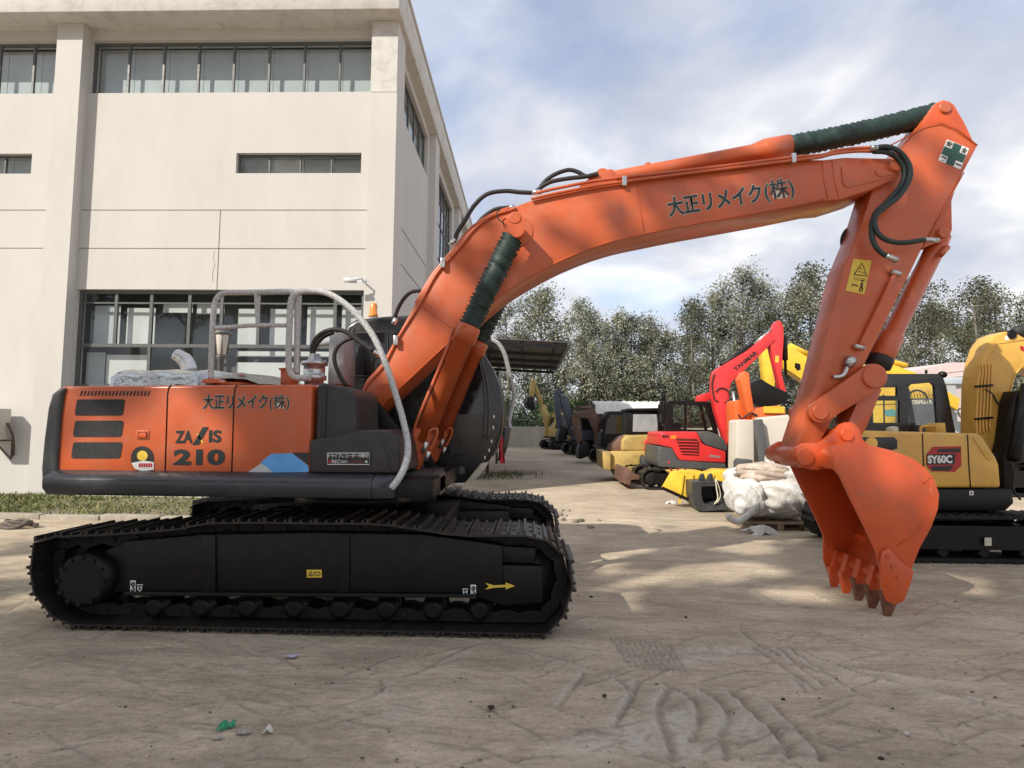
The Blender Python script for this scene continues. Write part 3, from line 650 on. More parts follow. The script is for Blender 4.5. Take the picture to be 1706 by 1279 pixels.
# blue, white and navy flash at the lower corner
NAVY=mat('navy_vinyl',(.012,.014,.028),.35,0,.1,5); BLUEV=mat('blue_vinyl',(.03,.16,.48),.3,0,.5,1.2,col2=(.10,.33,.75)); GREYV=mat('pale_grey_vinyl',(.50,.52,.55),.35,0,.06,5)
plate([(412,787),(436,771),(455,787)],YB-.003,GREYV,'vinyl_flash',body,.002,label='pale grey vinyl triangle')
plate([(434,770),(452,756),(486,754.5),(514,776),(514,786),(456,787)],YB-.003,BLUEV,'vinyl_flash',body,.002,label='blue vinyl shape')
plate([(487,754),(514.5,754),(514,775)],YB-.003,NAVY,'vinyl_flash',body,.002,label='navy vinyl corner')
PO=mat('pale_outline',(.55,.5,.42),.5)
text('大正リメイク',(338,682),(446,682),YB,26,INK,body,off=.026,outline=.052,om=PO); text('(株)',(449,684.5),(482,684.5),YB,28,INK,body,off=.008,outline=.030,om=PO)
text('ZA',(292,738),(321,738),YB,21,INK,body,off=.035); text('/',(321,741),(347,741),YB,30,INK,body,off=.03); text('IS',(348,737),(369,737),YB,21,INK,body,off=.035)
text('\\',(327,737.5),(340,737.5),YB,15,LABELY,body,off=.0)
text('210',(289,775),(375,775),YB,27,INK,body,off=.05)
# counterweight
cwp=P2([(109,644.5),(97,646.5),(85,656),(78,680),(71,735),(67,780),(68,803),(75,817),(90,824),(118,827),(118,790),(92.5,789),(94,755),(99,690),(104,655)],YB-.03)
cw=MB().prism(cwp,YB-.03,7.32); cw.build('counterweight',CWT,exc,.035,4)
# side rail
rl=MB(); sec=[(YB+.10,1.236),(YB-.01,1.236),(YB-.11,1.19),(YB-.125,1.165),(YB-.12,1.10),(YB-.07,1.045),(YB+.10,1.035)]
x0=xz(90,800,YB).__getitem__(0)+.05; x1=xz(646,800,YB)[0]
sec1=[(y+(.06 if y<YB else 0),z-.0) for y,z in sec]
rl.sweepx(sec,x0-.05,x1-.1); rl.sweepx(sec,x1-.1,x1+.05,[(max(y,YB-.02),z*.97+.03) for y,z in sec]); rl.build('side_rail',SKIRTM,exc,.012,3)
# black tank / tool box in front of the hood
tb=MB(); tb.prism(P2([(521,789),(525,640),(536,637),(580,645),(590,655),(591,712),(592,789)],YB),YB+.02,5.42); tb.build('fuel_tank',PLASTB,exc,.035,4)
tb=MB(); tb.prism(P2([(516,789),(516,733),(600,716),(648,717),(661,727),(666,750),(671,789)],YB),YB-.02,5.40); tb.build('tool_box',PLASTB,exc,.03,4)
mb=MB(); mb.prism(P2([(520,786),(522,737),(622,735),(640,740),(652,786)],YB),YB-.032,YB-.02); tbx=mb.build('tool_box_lid',PLASTB,exc,.010,3)
mb=MB(); mb.prism(P2([(534,643),(543,641),(541,728),(532,732)],YB),YB+.008,YB+.02); mb.build('tank_rib',RUBBER,exc,.006)
sg=plate(rrect(544,753,617,775,2),YB-.040,BLACKINK,'recorder_sign',exc,.004)
mb=MB(); mb.tube(P3([(545.5,754.5),(615.5,754.5),(615.5,773.5),(545.5,773.5),(545.5,754.5)],YB-.041),.0035,5); mb.build('sign_border',WHITE,sg)
text('ドライブレコーダー作動中',(547,762.5),(614,762.5),YB-.04,7,WHITE,sg,off=.015)
text('REC',(553,771.5),(567,771.5),YB-.04,6,WHITE,sg,off=.004); text('●',(547,771),(551.5,771),YB-.04,5,REDM,sg); text('録画中',(568,771),(579,771),YB-.04,4.5,WHITE,sg)
text('24時間',(582,771),(603,771),YB-.04,4,mat('dim_red_print',(.3,.05,.05),.6),sg); text('◀',(607,771),(612,771),YB-.04,4.5,WHITE,sg)
MB().prism(P2([(640,801),(640,793),(668,788),(724,786.5),(724,796),(704,801)],5.0),5.0,5.55).build('front_step',PLASTB,exc,.008)
mb=MB(); mb.cyl(tuple(at(672,822,5.0)),tuple(at(672,822,5.0)+Vector((0,.5,0))),.07); mb.box(-1.2,-.75,5.1,5.4,1.02,1.2); mb.build('deck_bracket',mat('dusty_bracket',(.10,.08,.065),.7,0,.3,9),exc)
# wrapped silver cover, grey film, exhaust, caps
def loft_cover(px,Y0,Y1,m,name,bev):
    return MB().prism(P2(px,Y0),Y0,Y1).build(name,m,exc,bev,4)
mb=MB(); secs=[]
xs_=np.linspace(xz(166,640,5.0)[0],xz(346,640,5.0)[0],22)
zb=xz(250,642,5.0)[1]; ztp=xz(250,611,5.0)[1]
vs=[];fs=[];K=13
for i,x in enumerate(xs_):
    e=min(1,min(i,21-i)/3.0); e=math.sin(e*math.pi/2)
    wav=1+.05*math.sin(x*17)+.03*math.sin(x*41)
    for k in range(K):
        t=k/(K-1); a=math.pi*t; y=5.9-.92*(.85+.15*e)*math.copysign(abs(math.cos(a))**.45,math.cos(a)); z=zb-.05+(ztp-zb+.05)*e*(abs(math.sin(a))**.35)*wav
        vs.append((x,y,z))
fs=[(i*K+k,i*K+k+1,(i+1)*K+k+1,(i+1)*K+k) for i in range(21) for k in range(K-1)]
mb.add(vs,fs,True); mb.build('wrapped_cover',FILM,exc,smooth=True)
mb=MB(); vs=[];fs=[]
pp=[(330,640),(338,619),(362,612),(385,614),(410,620),(432,627),(450,631),(462,636),(470,642)]
for i,(a,b) in enumerate(pp):
    for k in range(9):
        t=k/8; y=5.1+1.7*t; q_=at(a,b,5.1); base=at(a,642,5.1).z-.05; e=math.sin(math.pi*min(1,max(0,t*.9+.05)))**.3
        vs.append((q_.x,y,base+(q_.z-base)*e+.012*math.sin(i*2.1+k*1.7)))
fs=[(i*9+k,i*9+k+1,(i+1)*9+k+1,(i+1)*9+k) for i in range(len(pp)-1) for k in range(8)]
mb.add(vs,fs,True); mb.build('film_wrap',DWRAP,exc,smooth=True)
e0=[at(316,618,6.0),at(312,606,6.0),at(305,597,6.0),at(293,590,6.0)]
MB().tube(crom(e0,5),[.075]*10+[.072,.07,.068,.066,.064,.06],14).build('exhaust_pipe',mat('foil_exhaust',(.6,.6,.59),.3,.6,.2,10,bump=.4,bscale=18),exc)
mb=MB(); c=at(402,634,5.3); mb.lathe(c-Vector((0,0,.06)),c+Vector((0,0,.055)),[(0,.20),(.3,.20),(.35,.07),(.8,.06),(.85,.045),(1,.04)],18); mb.build('hood_cap',ORANGE,exc)
mb=MB(); mb.prism(P2([(467,640),(467,616),(483,615),(483,640)],5.25),5.25,5.45); mb.prism(P2([(465,616),(465,613),(485,612),(485,615.5)],5.25),5.23,5.47); mb.build('orange_filler_box',ORANGE,exc,.006)
mb=MB(); c0=at(523,641,5.6); mb.lathe(c0,c0+Vector((0,0,.30)),[(0,.09),(.15,.09),(.16,.115),(.3,.115),(.31,.10),(.62,.10),(.63,.125),(.75,.125),(.76,.07),(1,.05)],20); mb.build('air_precleaner',STEEL,exc)
mb=MB(); mb.prism(P2([(545,640),(548,556),(572,552),(573,640)],5.9),5.9,6.3); mb.build('grey_upright',mat('grey_wrapped_panel',(.35,.36,.36),.45,0,.15,6,bump=.3,bscale=20),exc,.02)
# handrails in bubble wrap
HR=.0245
def rail(pts,Y,r=HR,k=6): return MB().tube(crom(P3(pts,Y),k),r,10).build('handrail',WRAP,exc)
rail([(351,632),(352,600),(354,545),(357,512),(362,496),(374,488),(400,487),(440,486.5),(475,485.5),(488,487),(494,498),(495,520),(495,560),(494,600),(494,622)],4.95)
rail([(354,546),(380,545),(420,542),(482,542)],4.95,.019)
rail([(427,487),(428,510),(430,541)],4.95,.019)
rail([(517,629),(500,629.5),(489,627),(482,615),(481,590),(482,550),(484,510),(488,494),(500,486),(525,484.5),(550,490),(579,509),(600,530),(619,555),(632,580),(645,613),(657,650),(669,690,4.84),(678,730,4.74),(679,757,4.64),(673,780,4.56),(663,799,4.52),(652,813,4.51)],4.90,.027)
rail([(519,620),(519,600),(521,583),(528,575),(540,572),(556,573),(563,580)],6.0,.026)
mb=MB()
for (a,b) in ((351,633),): mb.prism(P2([(a-14,b+5),(a-10,b-2),(a+12,b-2),(a+16,b+5)],4.92),4.9,5.05)
mb.build('handrail_foot',ORANGE,exc,.004)
# cab on the far side
CY=6.5
cabp=P2([(557,760),(556,645),(560,590),(567,558),(577,541),(592,531.5),(640,526),(700,523),(762,541),(790,562),(806,588),(823,616),(834,645),(839,680),(838,712),(829,746),(813,772),(776,805),(690,806),(640,800)],CY)
cab=MB().prism(cabp,CY,7.33).build('cab',CABP,exc,.05,4)
plate(rrect(590,556,644,624,7),CY-.006,GL_DK,'cab_window',cab,.005,.002)
seam(MB(),[(588,560),(588,555),(640,553),(646,556),(646,622),(640,628),(592,626),(588,620),(588,560)],CY-.004,.010).build('window_seal',RUBBER,cab)
seam(MB(),[(575,640),(576,600),(582,562),(590,546)],CY-.002,.010).build('cab_pillar_strip',GREYP,cab)
plate([(700,560),(775,560),(800,600),(812,650),(812,690),(700,690)],CY-.006,GL_DK,'cab_window',cab,.005)
mb=MB()
for dx in (0,14): mb.tube(crom(P3([(800-dx*.2,590),(812-dx*.4,640),(815-dx*.5,690),(813-dx*.5,730)],CY-.01),5),.016,6)
mb.build('cab_front_trim',GREYP,cab)
plate([(750,728),(768,726),(770,738),(770,755),(750,756)],CY-.004,PLASTB,'cab_panel',cab,.003); plate([(755,778),(774,777),(774,789),(755,790)],CY-.005,GREYP,'data_plate',cab,.003)
mb=MB(); q=random.Random(5)
for (a,b) in ((823,694),(822,712),(819,735),(815,750),(808,762)): mb.prism(P2([(a-1.2,b-2.5),(a+.8,b-3),(a+1.2,b+2),(a-.6,b+3)],CY),CY-.008,CY-.004)
mb.build('cab_front_bracket',STEEL,cab)
MB().prism(P2([(802,771),(814,769),(793,798),(775,804)],CY),CY-.05,CY+.55).build('step_plate',CREAM,exc,.004)
MB().prism(P2([(835,711),(851,713),(846,742),(838,768),(829,768),(832,745)],6.9),6.9,7.15).build('front_step_guard',CABP,exc,.01)
mb=MB(); c0=at(622,524,6.9); mb.lathe(c0-Vector((0,0,.03)),c0+Vector((0,0,.14)),[(0,.055),(.2,.055),(.21,.048),(.85,.045),(.95,.038),(1,.02)],16); mb.build('beacon',AMBER,exc)
MB().tube(crom(P3([(815,563),(830,572),(840,588),(846,610),(854,645),(857,660),(852,680),(848,700),(849,713)],7.0),6),.026,8).build('mirror_stay',WRAP,exc)
mb=MB(); vs=[];fs=[]
for i in range(9):
    t=i/8; a=at(830+5*t,722+50*t,6.8); wv=.05+.012*math.sin(t*9)
    for k in range(4):
        vs.append((a.x+wv*(k/3-.2),a.y+.02*math.sin(k*2.2+t*4),a.z))
fs=[(i*4+k,i*4+k+1,i*4+5+k,i*4+4+k) for i in range(8) for k in range(3)]
mb.add(vs,fs,True); n=len(vs); mb.add([(a,b+.006,c) for a,b,c in vs],fs,True)
tag(mb.build('red_rag',REDM),'red rag hanging at the front of the excavator cab','rag')

# ------------------------------------------------------------------ boom, arm, bucket
YBm,YBf=5.68,6.20
top=[(592,672),(611,632),(636,605),(680,527),(720,455),(760,408),(790,377),(830,356),(870,339),(920,323),(985,308.5),(1060,297),(1200,279),(1320,265.5),(1372,266),(1407,262),(1482,263.5)]
tip=[(1497,266),(1506,275),(1506,287),(1498,294)]
bot=[(1450,316),(1400,332),(1373,334),(1300,349),(1218,364),(1140,378),(1073,391.5),(1030,401),(988,414),(955,427),(920,443),(865,474),(824,503),(764,556.5),(666,649),(617,692)]
def smooth_px(pts,i0,i1,k=3):
    v=crom([Vector((a,b,0)) for a,b in pts[i0:i1]],k); return pts[:i0]+[(p.x,p.y) for p in v]+pts[i1:]
top=smooth_px(top,3,14); bot=smooth_px(bot,3,14)
boom=MB().prism(P2(top+tip+bot,YBm),YBm,YBf).build('boom',ORANGE,exc,.010,2,45)
sm=MB()
for pts in ([(1062,299),(1066,340),(1074,389)],[(1369,268),(1373,300),(1379,331)],[(706,514),(735,534),(764,554)],[(614,655),(627,668),(640,676)],[(1386,266),(1390,300),(1397,330)]): seam(sm,pts,YBm-.001,.0045)
wl=[(a,b-2.2) for a,b in bot[::-1]]
sm.tube(P3(wl[1:-2],YBm-.0015),.006,5); sm.build('weld_bead',ORANGE,boom)
mb=MB(); c=xz(862,385,YBm)
for r,th in ((.155,.012),): mb.lathe((c[0],YBm-.012,c[1]),(c[0],YBm+.01,c[1]),[(0,r-.006),(.4,r),(1,r)],32)
mb.build('boss_plate',ORANGE,boom)
c=xz(859,382,YBm); MB().lathe((c[0],YBm-.33,c[1]),(c[0],YBf+.33,c[1]),[(0,.05),(.01,.062),(.99,.062),(1,.05)],20).build('cylinder_pin',ORANGE,boom)
plate([(1402,277),(1404,303),(1407,309),(1414,312),(1496,293),(1503,283),(1499,270),(1470,266.5)],YBm-.010,ORANGE,'tip_plate',boom,.009,.003)
c=xz(1490,278,YBm); MB().lathe((c[0],YBm-.05,c[1]),(c[0],YBf+.05,c[1]),[(0,.05),(.008,.062),(.99,.062),(1,.05)],20).build('arm_pin',ORANGE,boom)
plate([(1458,284),(1461,291),(1468,294),(1494,290),(1500,283)],YBm-.018,ORANGE,'pin_lock_plate',boom,.008,.002)
text('大正リメイク(株)',(1113,361),(1325,330),YBm,35,INK,boom,off=.014,outline=.034,om=mat('pale_outline',(.55,.5,.42),.5)) if False else None
text('大正リメイク',(1115,362),(1272,337),YBm,34,INK,boom,off=.028,outline=.054,om=PO); text('(株)',(1277,339),(1326,331),YBm,39,INK,boom,off=.008,outline=.032,om=PO)
# arm cylinder with its bracket on the boom back
mb=MB(); mb.prism(P2([(965,310),(985,294),(998,284),(1020,281),(1026,288),(1028,302)],5.78),5.78,5.84); mb.prism(P2([(965,310),(985,294),(998,284),(1020,281),(1026,288),(1028,302)],5.78),6.06,6.12); mb.build('cylinder_bracket',ORANGE,boom,.005)
YC=5.95
def pipe(pts,Y,r,m,name,par,k=6,seg=10): return MB().tube(crom(P3(pts,Y),k),r,seg).build(name,m,par)
a0,a1,a2,a3=at(1000,301,YC),at(1275,252,YC),at(1314,243.5,YC),at(1556,190,YC)
cy=MB().lathe(a0,a2,[(0,.06),(.02,.075),(.80,.085),(.81,.088),(.865,.115),(.87,.118),(1,.118)],20)
c=at(1002,300,YC); cy.cyl((c.x,YC-.12,c.z),(c.x,YC+.12,c.z),.075,None,16)
c=at(1079,275,YC); cy.cyl(c,c+Vector((0,0,-.08)),.022,None,8); cy.cyl(c+Vector((0,0,.0)),c+Vector((.0,0,.02)),.028,None,8)
acyl=cy.build('arm_cylinder',ORANGE,exc)
def bellows(p0,p1,r,n,name,par,sag=0,ra=.012,seed=1):
    q=random.Random(seed); p0,p1=Vector(p0),Vector(p1); path=[];rs=[]
    for i in range(2*n+1):
        t=i/(2*n); pt=p0.lerp(p1,t)+Vector((0,0,-sag*4*t*(1-t)))+Vector((q.uniform(-.003,.003),q.uniform(-.003,.003),q.uniform(-.003,.003)))
        path.append(pt); rs.append((r+ra*(1 if i%2 else -1))*(1+q.uniform(-.02,.02)))
    rs[0]=rs[-1]=r*.7
    o=MB().tube(path,rs,20).build(name,BELLOWS,par); return o
bellows(at(1313,244,YC),at(1556,190,YC),.105,26,'rod_boot',acyl,.02,.010,3)
MB().cyl(at(1540,193,YC),at(1573,183,YC),.045,None,12).build('piston_rod',STEEL,acyl)
# boom cylinders
for k,(Y,dx) in enumerate(((5.42,0),(6.46,0))):
    A=at(703,735,5.42); B=at(781,546,5.42); Cc=at(859,384,5.42); T=at(693,781,5.42)
    for v in (A,B,Cc,T): v.y=Y
    d=(B-A).normalized()
    mb=MB().lathe(A,B+d*.02,[(0,.088),(.86,.088),(.865,.112),(.985,.112),(1,.104)],20)
    n=d.cross(Vector((0,1,0)))*-1
    for w in (-.05,.05): mb.prism([((A+d*.10).x-n.x*.085,(A+d*.10).z-n.z*.085),((A+d*.10).x+n.x*.085,(A+d*.10).z+n.z*.085),(A.x+n.x*.08,A.z+n.z*.08),(T.x+.03,T.z),(T.x-.03,T.z+.02),(A.x-n.x*.088,A.z-n.z*.088)],Y+w-.03,Y+w+.03)
    bc=mb.build('boom_cylinder',ORANGE,exc)
    pa=MB(); off=-n*.112 if n.x>0 else n*.112
    pa.tube(crom([B+off*1.0+d*-.03,B+off*1.15-d*.10,B+off*1.0-d*.3,A+off*1.0+d*.15,A+off*.7+d*.02],6),.017,8); pa.build('oil_pipe',ORANGE,bc)
    pb=MB(); o2=Vector((0,-.10,0)) if k==0 else Vector((0,-.09,0))
    pb.tube(crom([A+o2+n*.06+d*.02,A+o2*1.1+n*.05+d*.12,A+o2*1.1+n*.10+d*.16,A+o2+n*.12+d*.08,A+o2+n*.11-d*.05],5),.014,8); pb.build('oil_pipe',ORANGE,bc)
    st_=MB(); e_=A+o2+n*.06+d*.02; st_.cyl(e_,e_-d*.10,.02,None,8); e_=A+o2+n*.11-d*.05; st_.cyl(e_,e_-d*.09,.02,None,8); st_.build('hose_fitting',STEEL,bc)
    bellows(B+d*.01,Cc-d*.06,.098,24,'rod_boot',bc,0,.013,9+k)
    MB().cyl(Cc-d*.09,Cc,.045,None,12).build('piston_rod',STEEL,bc)
    e=MB(); e.cyl((Cc.x,Y-.062,Cc.z),(Cc.x,Y+.062,Cc.z),.085,None,18); e.build('rod_eye',ORANGE,bc)
# pivot bracket the boom stands in
mb=MB()
for y in (5.60,6.22): MB().prism(P2([(585,800),(585,700),(600,660),(620,655),(650,690),(700,760),(720,800)],5.68),y,y+.06).build('boom_bracket',BLACKP,exc,.008)
mb=MB(); c=xz(607,668,YBm); mb.cyl((c[0],5.57,c[1]),(c[0],6.31,c[1]),.055,None,14); mb.build('boom_foot_pin',BLACKP,exc)
plate([(592,680),(612,690),(616,716),(592,712)],5.66,PLASTB,'foot_cover',exc,.02,.006)
# pipes and hoses on the boom
pp=MB()
pp.tube(crom(P3([(894,321),(930,313),(1000,300),(1100,288.5),(1200,277),(1320,262),(1370,258),(1392,251),(1430,246.5),(1456,246)],YBm-.02),5),.017,8)
pp.tube(crom(P3([(885,331),(930,321),(1000,308),(1100,294.5),(1200,282),(1330,266),(1365,262),(1388,256),(1425,252),(1454,252)],YBm-.03),5),.016,8)
pp.build('boom_pipe',ORANGE,boom)
pq=MB(); pq.tube(crom(P3([(860,347),(820,360),(790,382),(765,413),(728,455),(700,505),(665,560),(640,607),(612,640),(600,664)],YBm-.005),5),.016,8)
pq.tube(crom(P3([(852,345),(818,358),(785,380),(758,412),(722,455),(693,505)],YBm+.10),5),.016,8); pq.build('boom_pipe',ORANGE,boom)
mb=MB()
for (x,y) in ((1040,302),(1321,264),(660,567),(738,438)):
    a=at(x,y,YBm-.02); MB().box(a.x-.022,a.x+.022,YBm-.052,YBm+.05,a.z-.05,a.z+.045).build('pipe_clamp',STEEL,boom,.006)
hose=lambda pts,Y,par,r=.022,name='hose': pipe(pts,Y,r,RUBBER,name,par)
hose([(756,403),(763,385),(775,366),(791,341),(812,323),(841,318),(865,320),(886,321)],5.72,boom)
hose([(898,317),(907,303),(923,291),(946,283),(962,286),(975,293),(988,294)],5.80,boom)
hose([(892,320),(904,310),(920,302),(947,297),(975,294),(996,289)],5.76,boom)
hose([(794,377),(800,367),(811,357),(827,348),(851,345)],5.95,boom)
hose([(658,528),(664,512),(674,496),(686,486),(701,484)],5.95,boom,.02)
hose([(534,632),(527,612),(520,590),(521,574),(532,558),(552,549),(575,552),(598,568),(622,585)],5.60,exc,.022)
hose([(577,643),(566,625),(558,604),(558,587),(568,572),(587,563),(600,567)],5.62,exc,.020)
hose([(524,630),(522,600),(524,580),(538,562),(556,553)],5.7,exc,.02)
mb=MB()
for p,q_ in (((886,321),(902,319)),((750,408),(758,398)),((848,345.5),(858,345)),((618,583),(632,592)),((660,530),(655,540))):
    mb.cyl(at(*p,5.72),at(*q_,5.72),.026,None,8)
mb.build('hose_fitting',STEEL,boom)
MB().tube(crom(P3([(848,380),(838,371),(830,364),(828,353),(833,350)],YBm-.06),5),.006,6).build('grease_line',RUBBER,boom)
# ---- arm
YA0,YA1=5.78,6.10
armp=[(1572,166),(1582,168),(1590,174),(1608,205),(1621,233),(1630,240),(1606,285),(1573,345),(1540,405),(1521,445),(1427,633),(1372,726),(1352,768),(1340,780),(1322,776),(1316,762),(1324,741),(1357,639),(1406,445),(1413,430),(1433,382),(1453,318),(1490,262),(1508,240),(1531,214),(1553,181),(1561,170)]
arm=MB().prism(P2(armp,YA0),YA0,YA1).build('arm',ORANGE,exc,.010,2,45)
# back bracket carrying the bucket cylinder
mb=MB()
for y in (YA0+.03,YA1-.09): mb.prism(P2([(1608,285),(1596,310),(1589,333),(1590,380),(1586,392),(1576,400),(1560,404),(1540,412),(1575,345)],YA0),y,y+.06)
mb.build('cylinder_bracket',ORANGE,arm,.006)
sm=MB(); seam(sm,[(1606,287),(1573,346),(1541,405)],YA0-.001,.006); seam(sm,[(1483,242),(1540,213),(1566,207),(1590,216),(1628,242)],YA0-.001,.007); sm.build('weld_bead',ORANGE,arm)
plate([(1530,217),(1552,184),(1562,171),(1572,167),(1582,169),(1590,176),(1620,234),(1596,216),(1568,205),(1545,211)],YA0-.008,ORANGE_B,'head_plate',arm,.007,.002)
c=xz(1573,180,YA0); MB().lathe((c[0],YA0-.03,c[1]),(c[0],YA1+.03,c[1]),[(0,.05),(.01,.06),(.99,.06),(1,.05)],18).build('cylinder_pin',ORANGE,arm)
c=xz(1571,388,YA0); MB().lathe((c[0],YA0-.02,c[1]),(c[0],YA1+.0,c[1]),[(0,.045),(.01,.052),(.99,.052),(1,.045)],18).build('cylinder_pin',ORANGE,arm)
# safety-first sticker: white square, green cross, four characters
def rot_px(pts,cx,cy,a): return [(cx+x*math.cos(a)-y*math.sin(a),cy+x*math.sin(a)+y*math.cos(a)) for x,y in pts]
sa=R(22.5); cx_,cy_=1589,257
sq=rot_px([(-20,-19),(20,-19),(20,19),(-20,19)],cx_,cy_,sa); ss=plate(sq,YA0-.003,WHITE,'safety_sticker',arm,.002)
cr_=rot_px([(-7,-18.5),(7,-18.5),(7,-7),(19.5,-7),(19.5,7),(7,7),(7,18.5),(-7,18.5),(-7,7),(-19.5,7),(-19.5,-7),(-7,-7)],cx_,cy_,sa)
plate(cr_,YA0-.0055,mat('dark_green_print',(.02,.075,.06),.45,0,.1,9),'green_cross',ss,.002)
for ch,(x,y) in (('安',(-18.5,-8.5)),('全',(8.5,-8.5)),('第',(-18.5,18)),('一',(8.5,14))):
    p,q_=rot_px([(x,y),(x+10,y)],cx_,cy_,sa); text(ch,p,q_,YA0-.003,9.5 if ch!='一' else 2.2,BLACKINK,ss,off=.03,proud=.003)
wlab=plate([(1422,431),(1452,434),(1440,490),(1409,484)],YA0-.003,LABELY,'warning_label',arm,.002)
def L(px): return P3(px,YA0-.0045)
mb=MB(); mb.tube(L([(1423,457),(1436,438),(1445,460),(1423,457)]),.005,5)
for (x,y) in ((1431,452),(1436,453),(1440,455),(1434,447)): mb.tube(L([(x-1.5,y),(x+1.5,y)]),.004,5)
for y in (463,466): mb.tube(L([(1422,y-1),(1443,y+2)]),.002,4)
mb.tube(L([(1436,471),(1435,480)]),.010,6); mb.tube(L([(1433,480),(1432,486)]),.006,5); mb.tube(L([(1437,480),(1436,486)]),.006,5); mb.ball(at(1437,467.5,YA0-.004),.012,.004,.012,8,6)
mb.tube(L([(1421,474),(1429,476)]),.006,5); mb.tube(L([(1419,472),(1421,474),(1418,477)]),.003,5); mb.build('warning_symbol',BLACKINK,wlab)
# arm pipes and hoses
pipe([(1490,455),(1487,464),(1470,500),(1430,583)],YA0-.03,.022,ORANGE,'arm_pipe',arm)
mb=MB()
for (x,y) in ((1492,454),(1431,578)): a=at(x,y,YA0-.03); MB().cyl(a+Vector((-.045,0,.012)),a+Vector((.045,0,-.012)),.026,None,10).build('pipe_clamp',STEEL,arm)
mb=MB(); a=at(1420,596,YA0-.04); b_=at(1412,610,YA0-.04); mb.cyl(a,b_,.052,.045,6); mb.tube(crom(P3([(1412,610),(1407,622),(1400,627),(1388,628)],YA0-.04),5),.022,8); mb.build('stop_valve',STEEL,arm)
HR1=[(1456,246),(1479,244.5),(1500,254),(1515,277),(1514,300),(1497,327),(1474,345),(1459,360),(1458,378),(1467,393),(1485,402),(1508,404),(1541,399)]
HR2=[(1455,252),(1479,254),(1499,267),(1507,286),(1501,309),(1479,335),(1459,355),(1452,379),(1456,405),(1470,422),(1490,432)]
for h,y in ((HR1,YBm-.09),(HR2,YBm-.06)):
    path=crom(P3(h,y),9); q=[.024+(.0035 if i%2 else 0)*(.18<i/len(path)<.8) for i in range(len(path))]
    MB().tube(path,q,10).build('arm_hose',mat('dark_green_hose',(.02,.032,.028),.5,0,.2,20),arm)
hose([(1417,379),(1408,388),(1404,400),(1406,416)],6.1,arm,.026)
mb=MB(); mb.cyl(at(1450,246.5,YBm-.08),at(1462,246,YBm-.09),.028,None,8); mb.cyl(at(1538,399,YBm-.09),at(1563,400,YBm-.07),.024,None,8); mb.cyl(at(1476,425,YBm-.06),at(1494,434,YBm-.06),.03,None,8); mb.build('hose_fitting',STEEL,arm)
# bucket cylinder
B0,B1,B2=at(1569,392,5.95),at(1476,570,5.95),at(1457,628,5.95)
mb=MB().lathe(B0,at(1466,598,5.95),[(0,.085),(.06,.09),(.80,.092),(.81,.118),(.97,.118),(1,.10)],20); bcy=mb.build('bucket_cylinder',ORANGE,exc)
mb=MB().lathe(at(1468,594,5.95),at(1461,612,5.95),[(0,.11),(.1,.125),(.9,.12),(1,.05)],18); mb.build('rod_seal',RUBBER,bcy)
MB().cyl(at(1465,600,5.95),B2,.05,None,12).build('piston_rod',STEEL,bcy)
mb=MB(); c=at(1563,402,5.95); mb.tube([at(1578,412,5.85),at(1566,425,5.80)],.03,8); mb.build('cylinder_port',ORANGE,bcy)
# links
def link(p,q,r0,r1,Y0,Y1,name):
    a=Vector((*xz(*p,Y0),)); b=Vector((*xz(*q,Y0),)); d=(b-a).normalized(); n=Vector((-d.y,d.x)); pts=[]
    for k in range(9): w=math.pi*k/8; v=-d*math.sin(w)*r0+n*math.cos(w)*r0; pts.append(tuple(a+v))
    for k in range(9): w=math.pi*k/8; v=d*math.sin(w)*r1-n*math.cos(w)*r1; pts.append(tuple(b+v))
    return MB().prism(pts,Y0,Y1).build(name,ORANGE,exc,.006)
for y in (YA0-.09,YA1+.02): link((1367,686),(1457,627),.105 if y<6 else .1,.125 if y<6 else .12,y,y+.07,'tipping_link')
MB().prism(P2([(1441,640),(1470,648),(1444,712),(1430,735),(1405,735),(1408,716)],YA0),YA0,YA1-.03).build('bucket_link',ORANGE,exc,.01)
for (px,py,Y,r,m_) in ((1457,627,YA0-.10,.115,ORANGE),(1367,686,YA0-.10,.075,ORANGE),(1411,724,5.58,.06,ORANGE_B),(1341,761,5.58,.085,ORANGE_B)):
    c=xz(px,py,Y); MB().lathe((c[0],Y-.012,c[1]),(c[0],12-Y-.1 if Y>5.6 else 6.3,c[1]),[(0,r*.9),(.012,r),(.99,r),(1,r*.9)],22).build('link_pin',m_,exc)
# ---- bucket
YK0,YK1=5.33,6.30
outer=[(1388,781),(1390,760),(1398,744),(1412,736),(1448,741),(1485,750),(1520,763),(1543,780),(1558,801),(1565,824),(1563,848),(1551,880),(1533,912),(1520,945),(1508,966),(1500,978)]
lipin=(1466,990); 
op=P2(outer,YK0)
th=.022
sh_=MB(); cen=xz(1470,850,YK0)
inn=[]
for i,p in enumerate(op):
    a=Vector(op[max(0,i-1)]); b=Vector(op[min(len(op)-1,i+1)]); d=(b-a).normalized(); n=Vector((-d.y,d.x)); c=Vector(cen)-Vector(p)
    if n.dot(c)<0: n=-n
    inn.append(tuple(Vector(p)+n*th))
sh_.prism(op+inn[::-1],YK0+.02,YK1-.02); bk=sh_.build('bucket',ORANGE_B,exc,.004)
sidep=outer+[(1486,984),(1468,955),(1460,921),(1440,878),(1415,828),(1398,792)]
for y in (YK0,YK1-.02): MB().prism(P2(sidep,YK0),y,y+.019).build('side_plate',ORANGE_B,bk,.004)
mb=MB(); w=[(1478,1000),(1503,975)]
mb.prism(P2([(1500,976),(1508,962),(1496,955),(1482,968),(1486,980)],YK0),YK0+.02,YK1-.02); mb.build('lip',ORANGE_B,bk,.004)
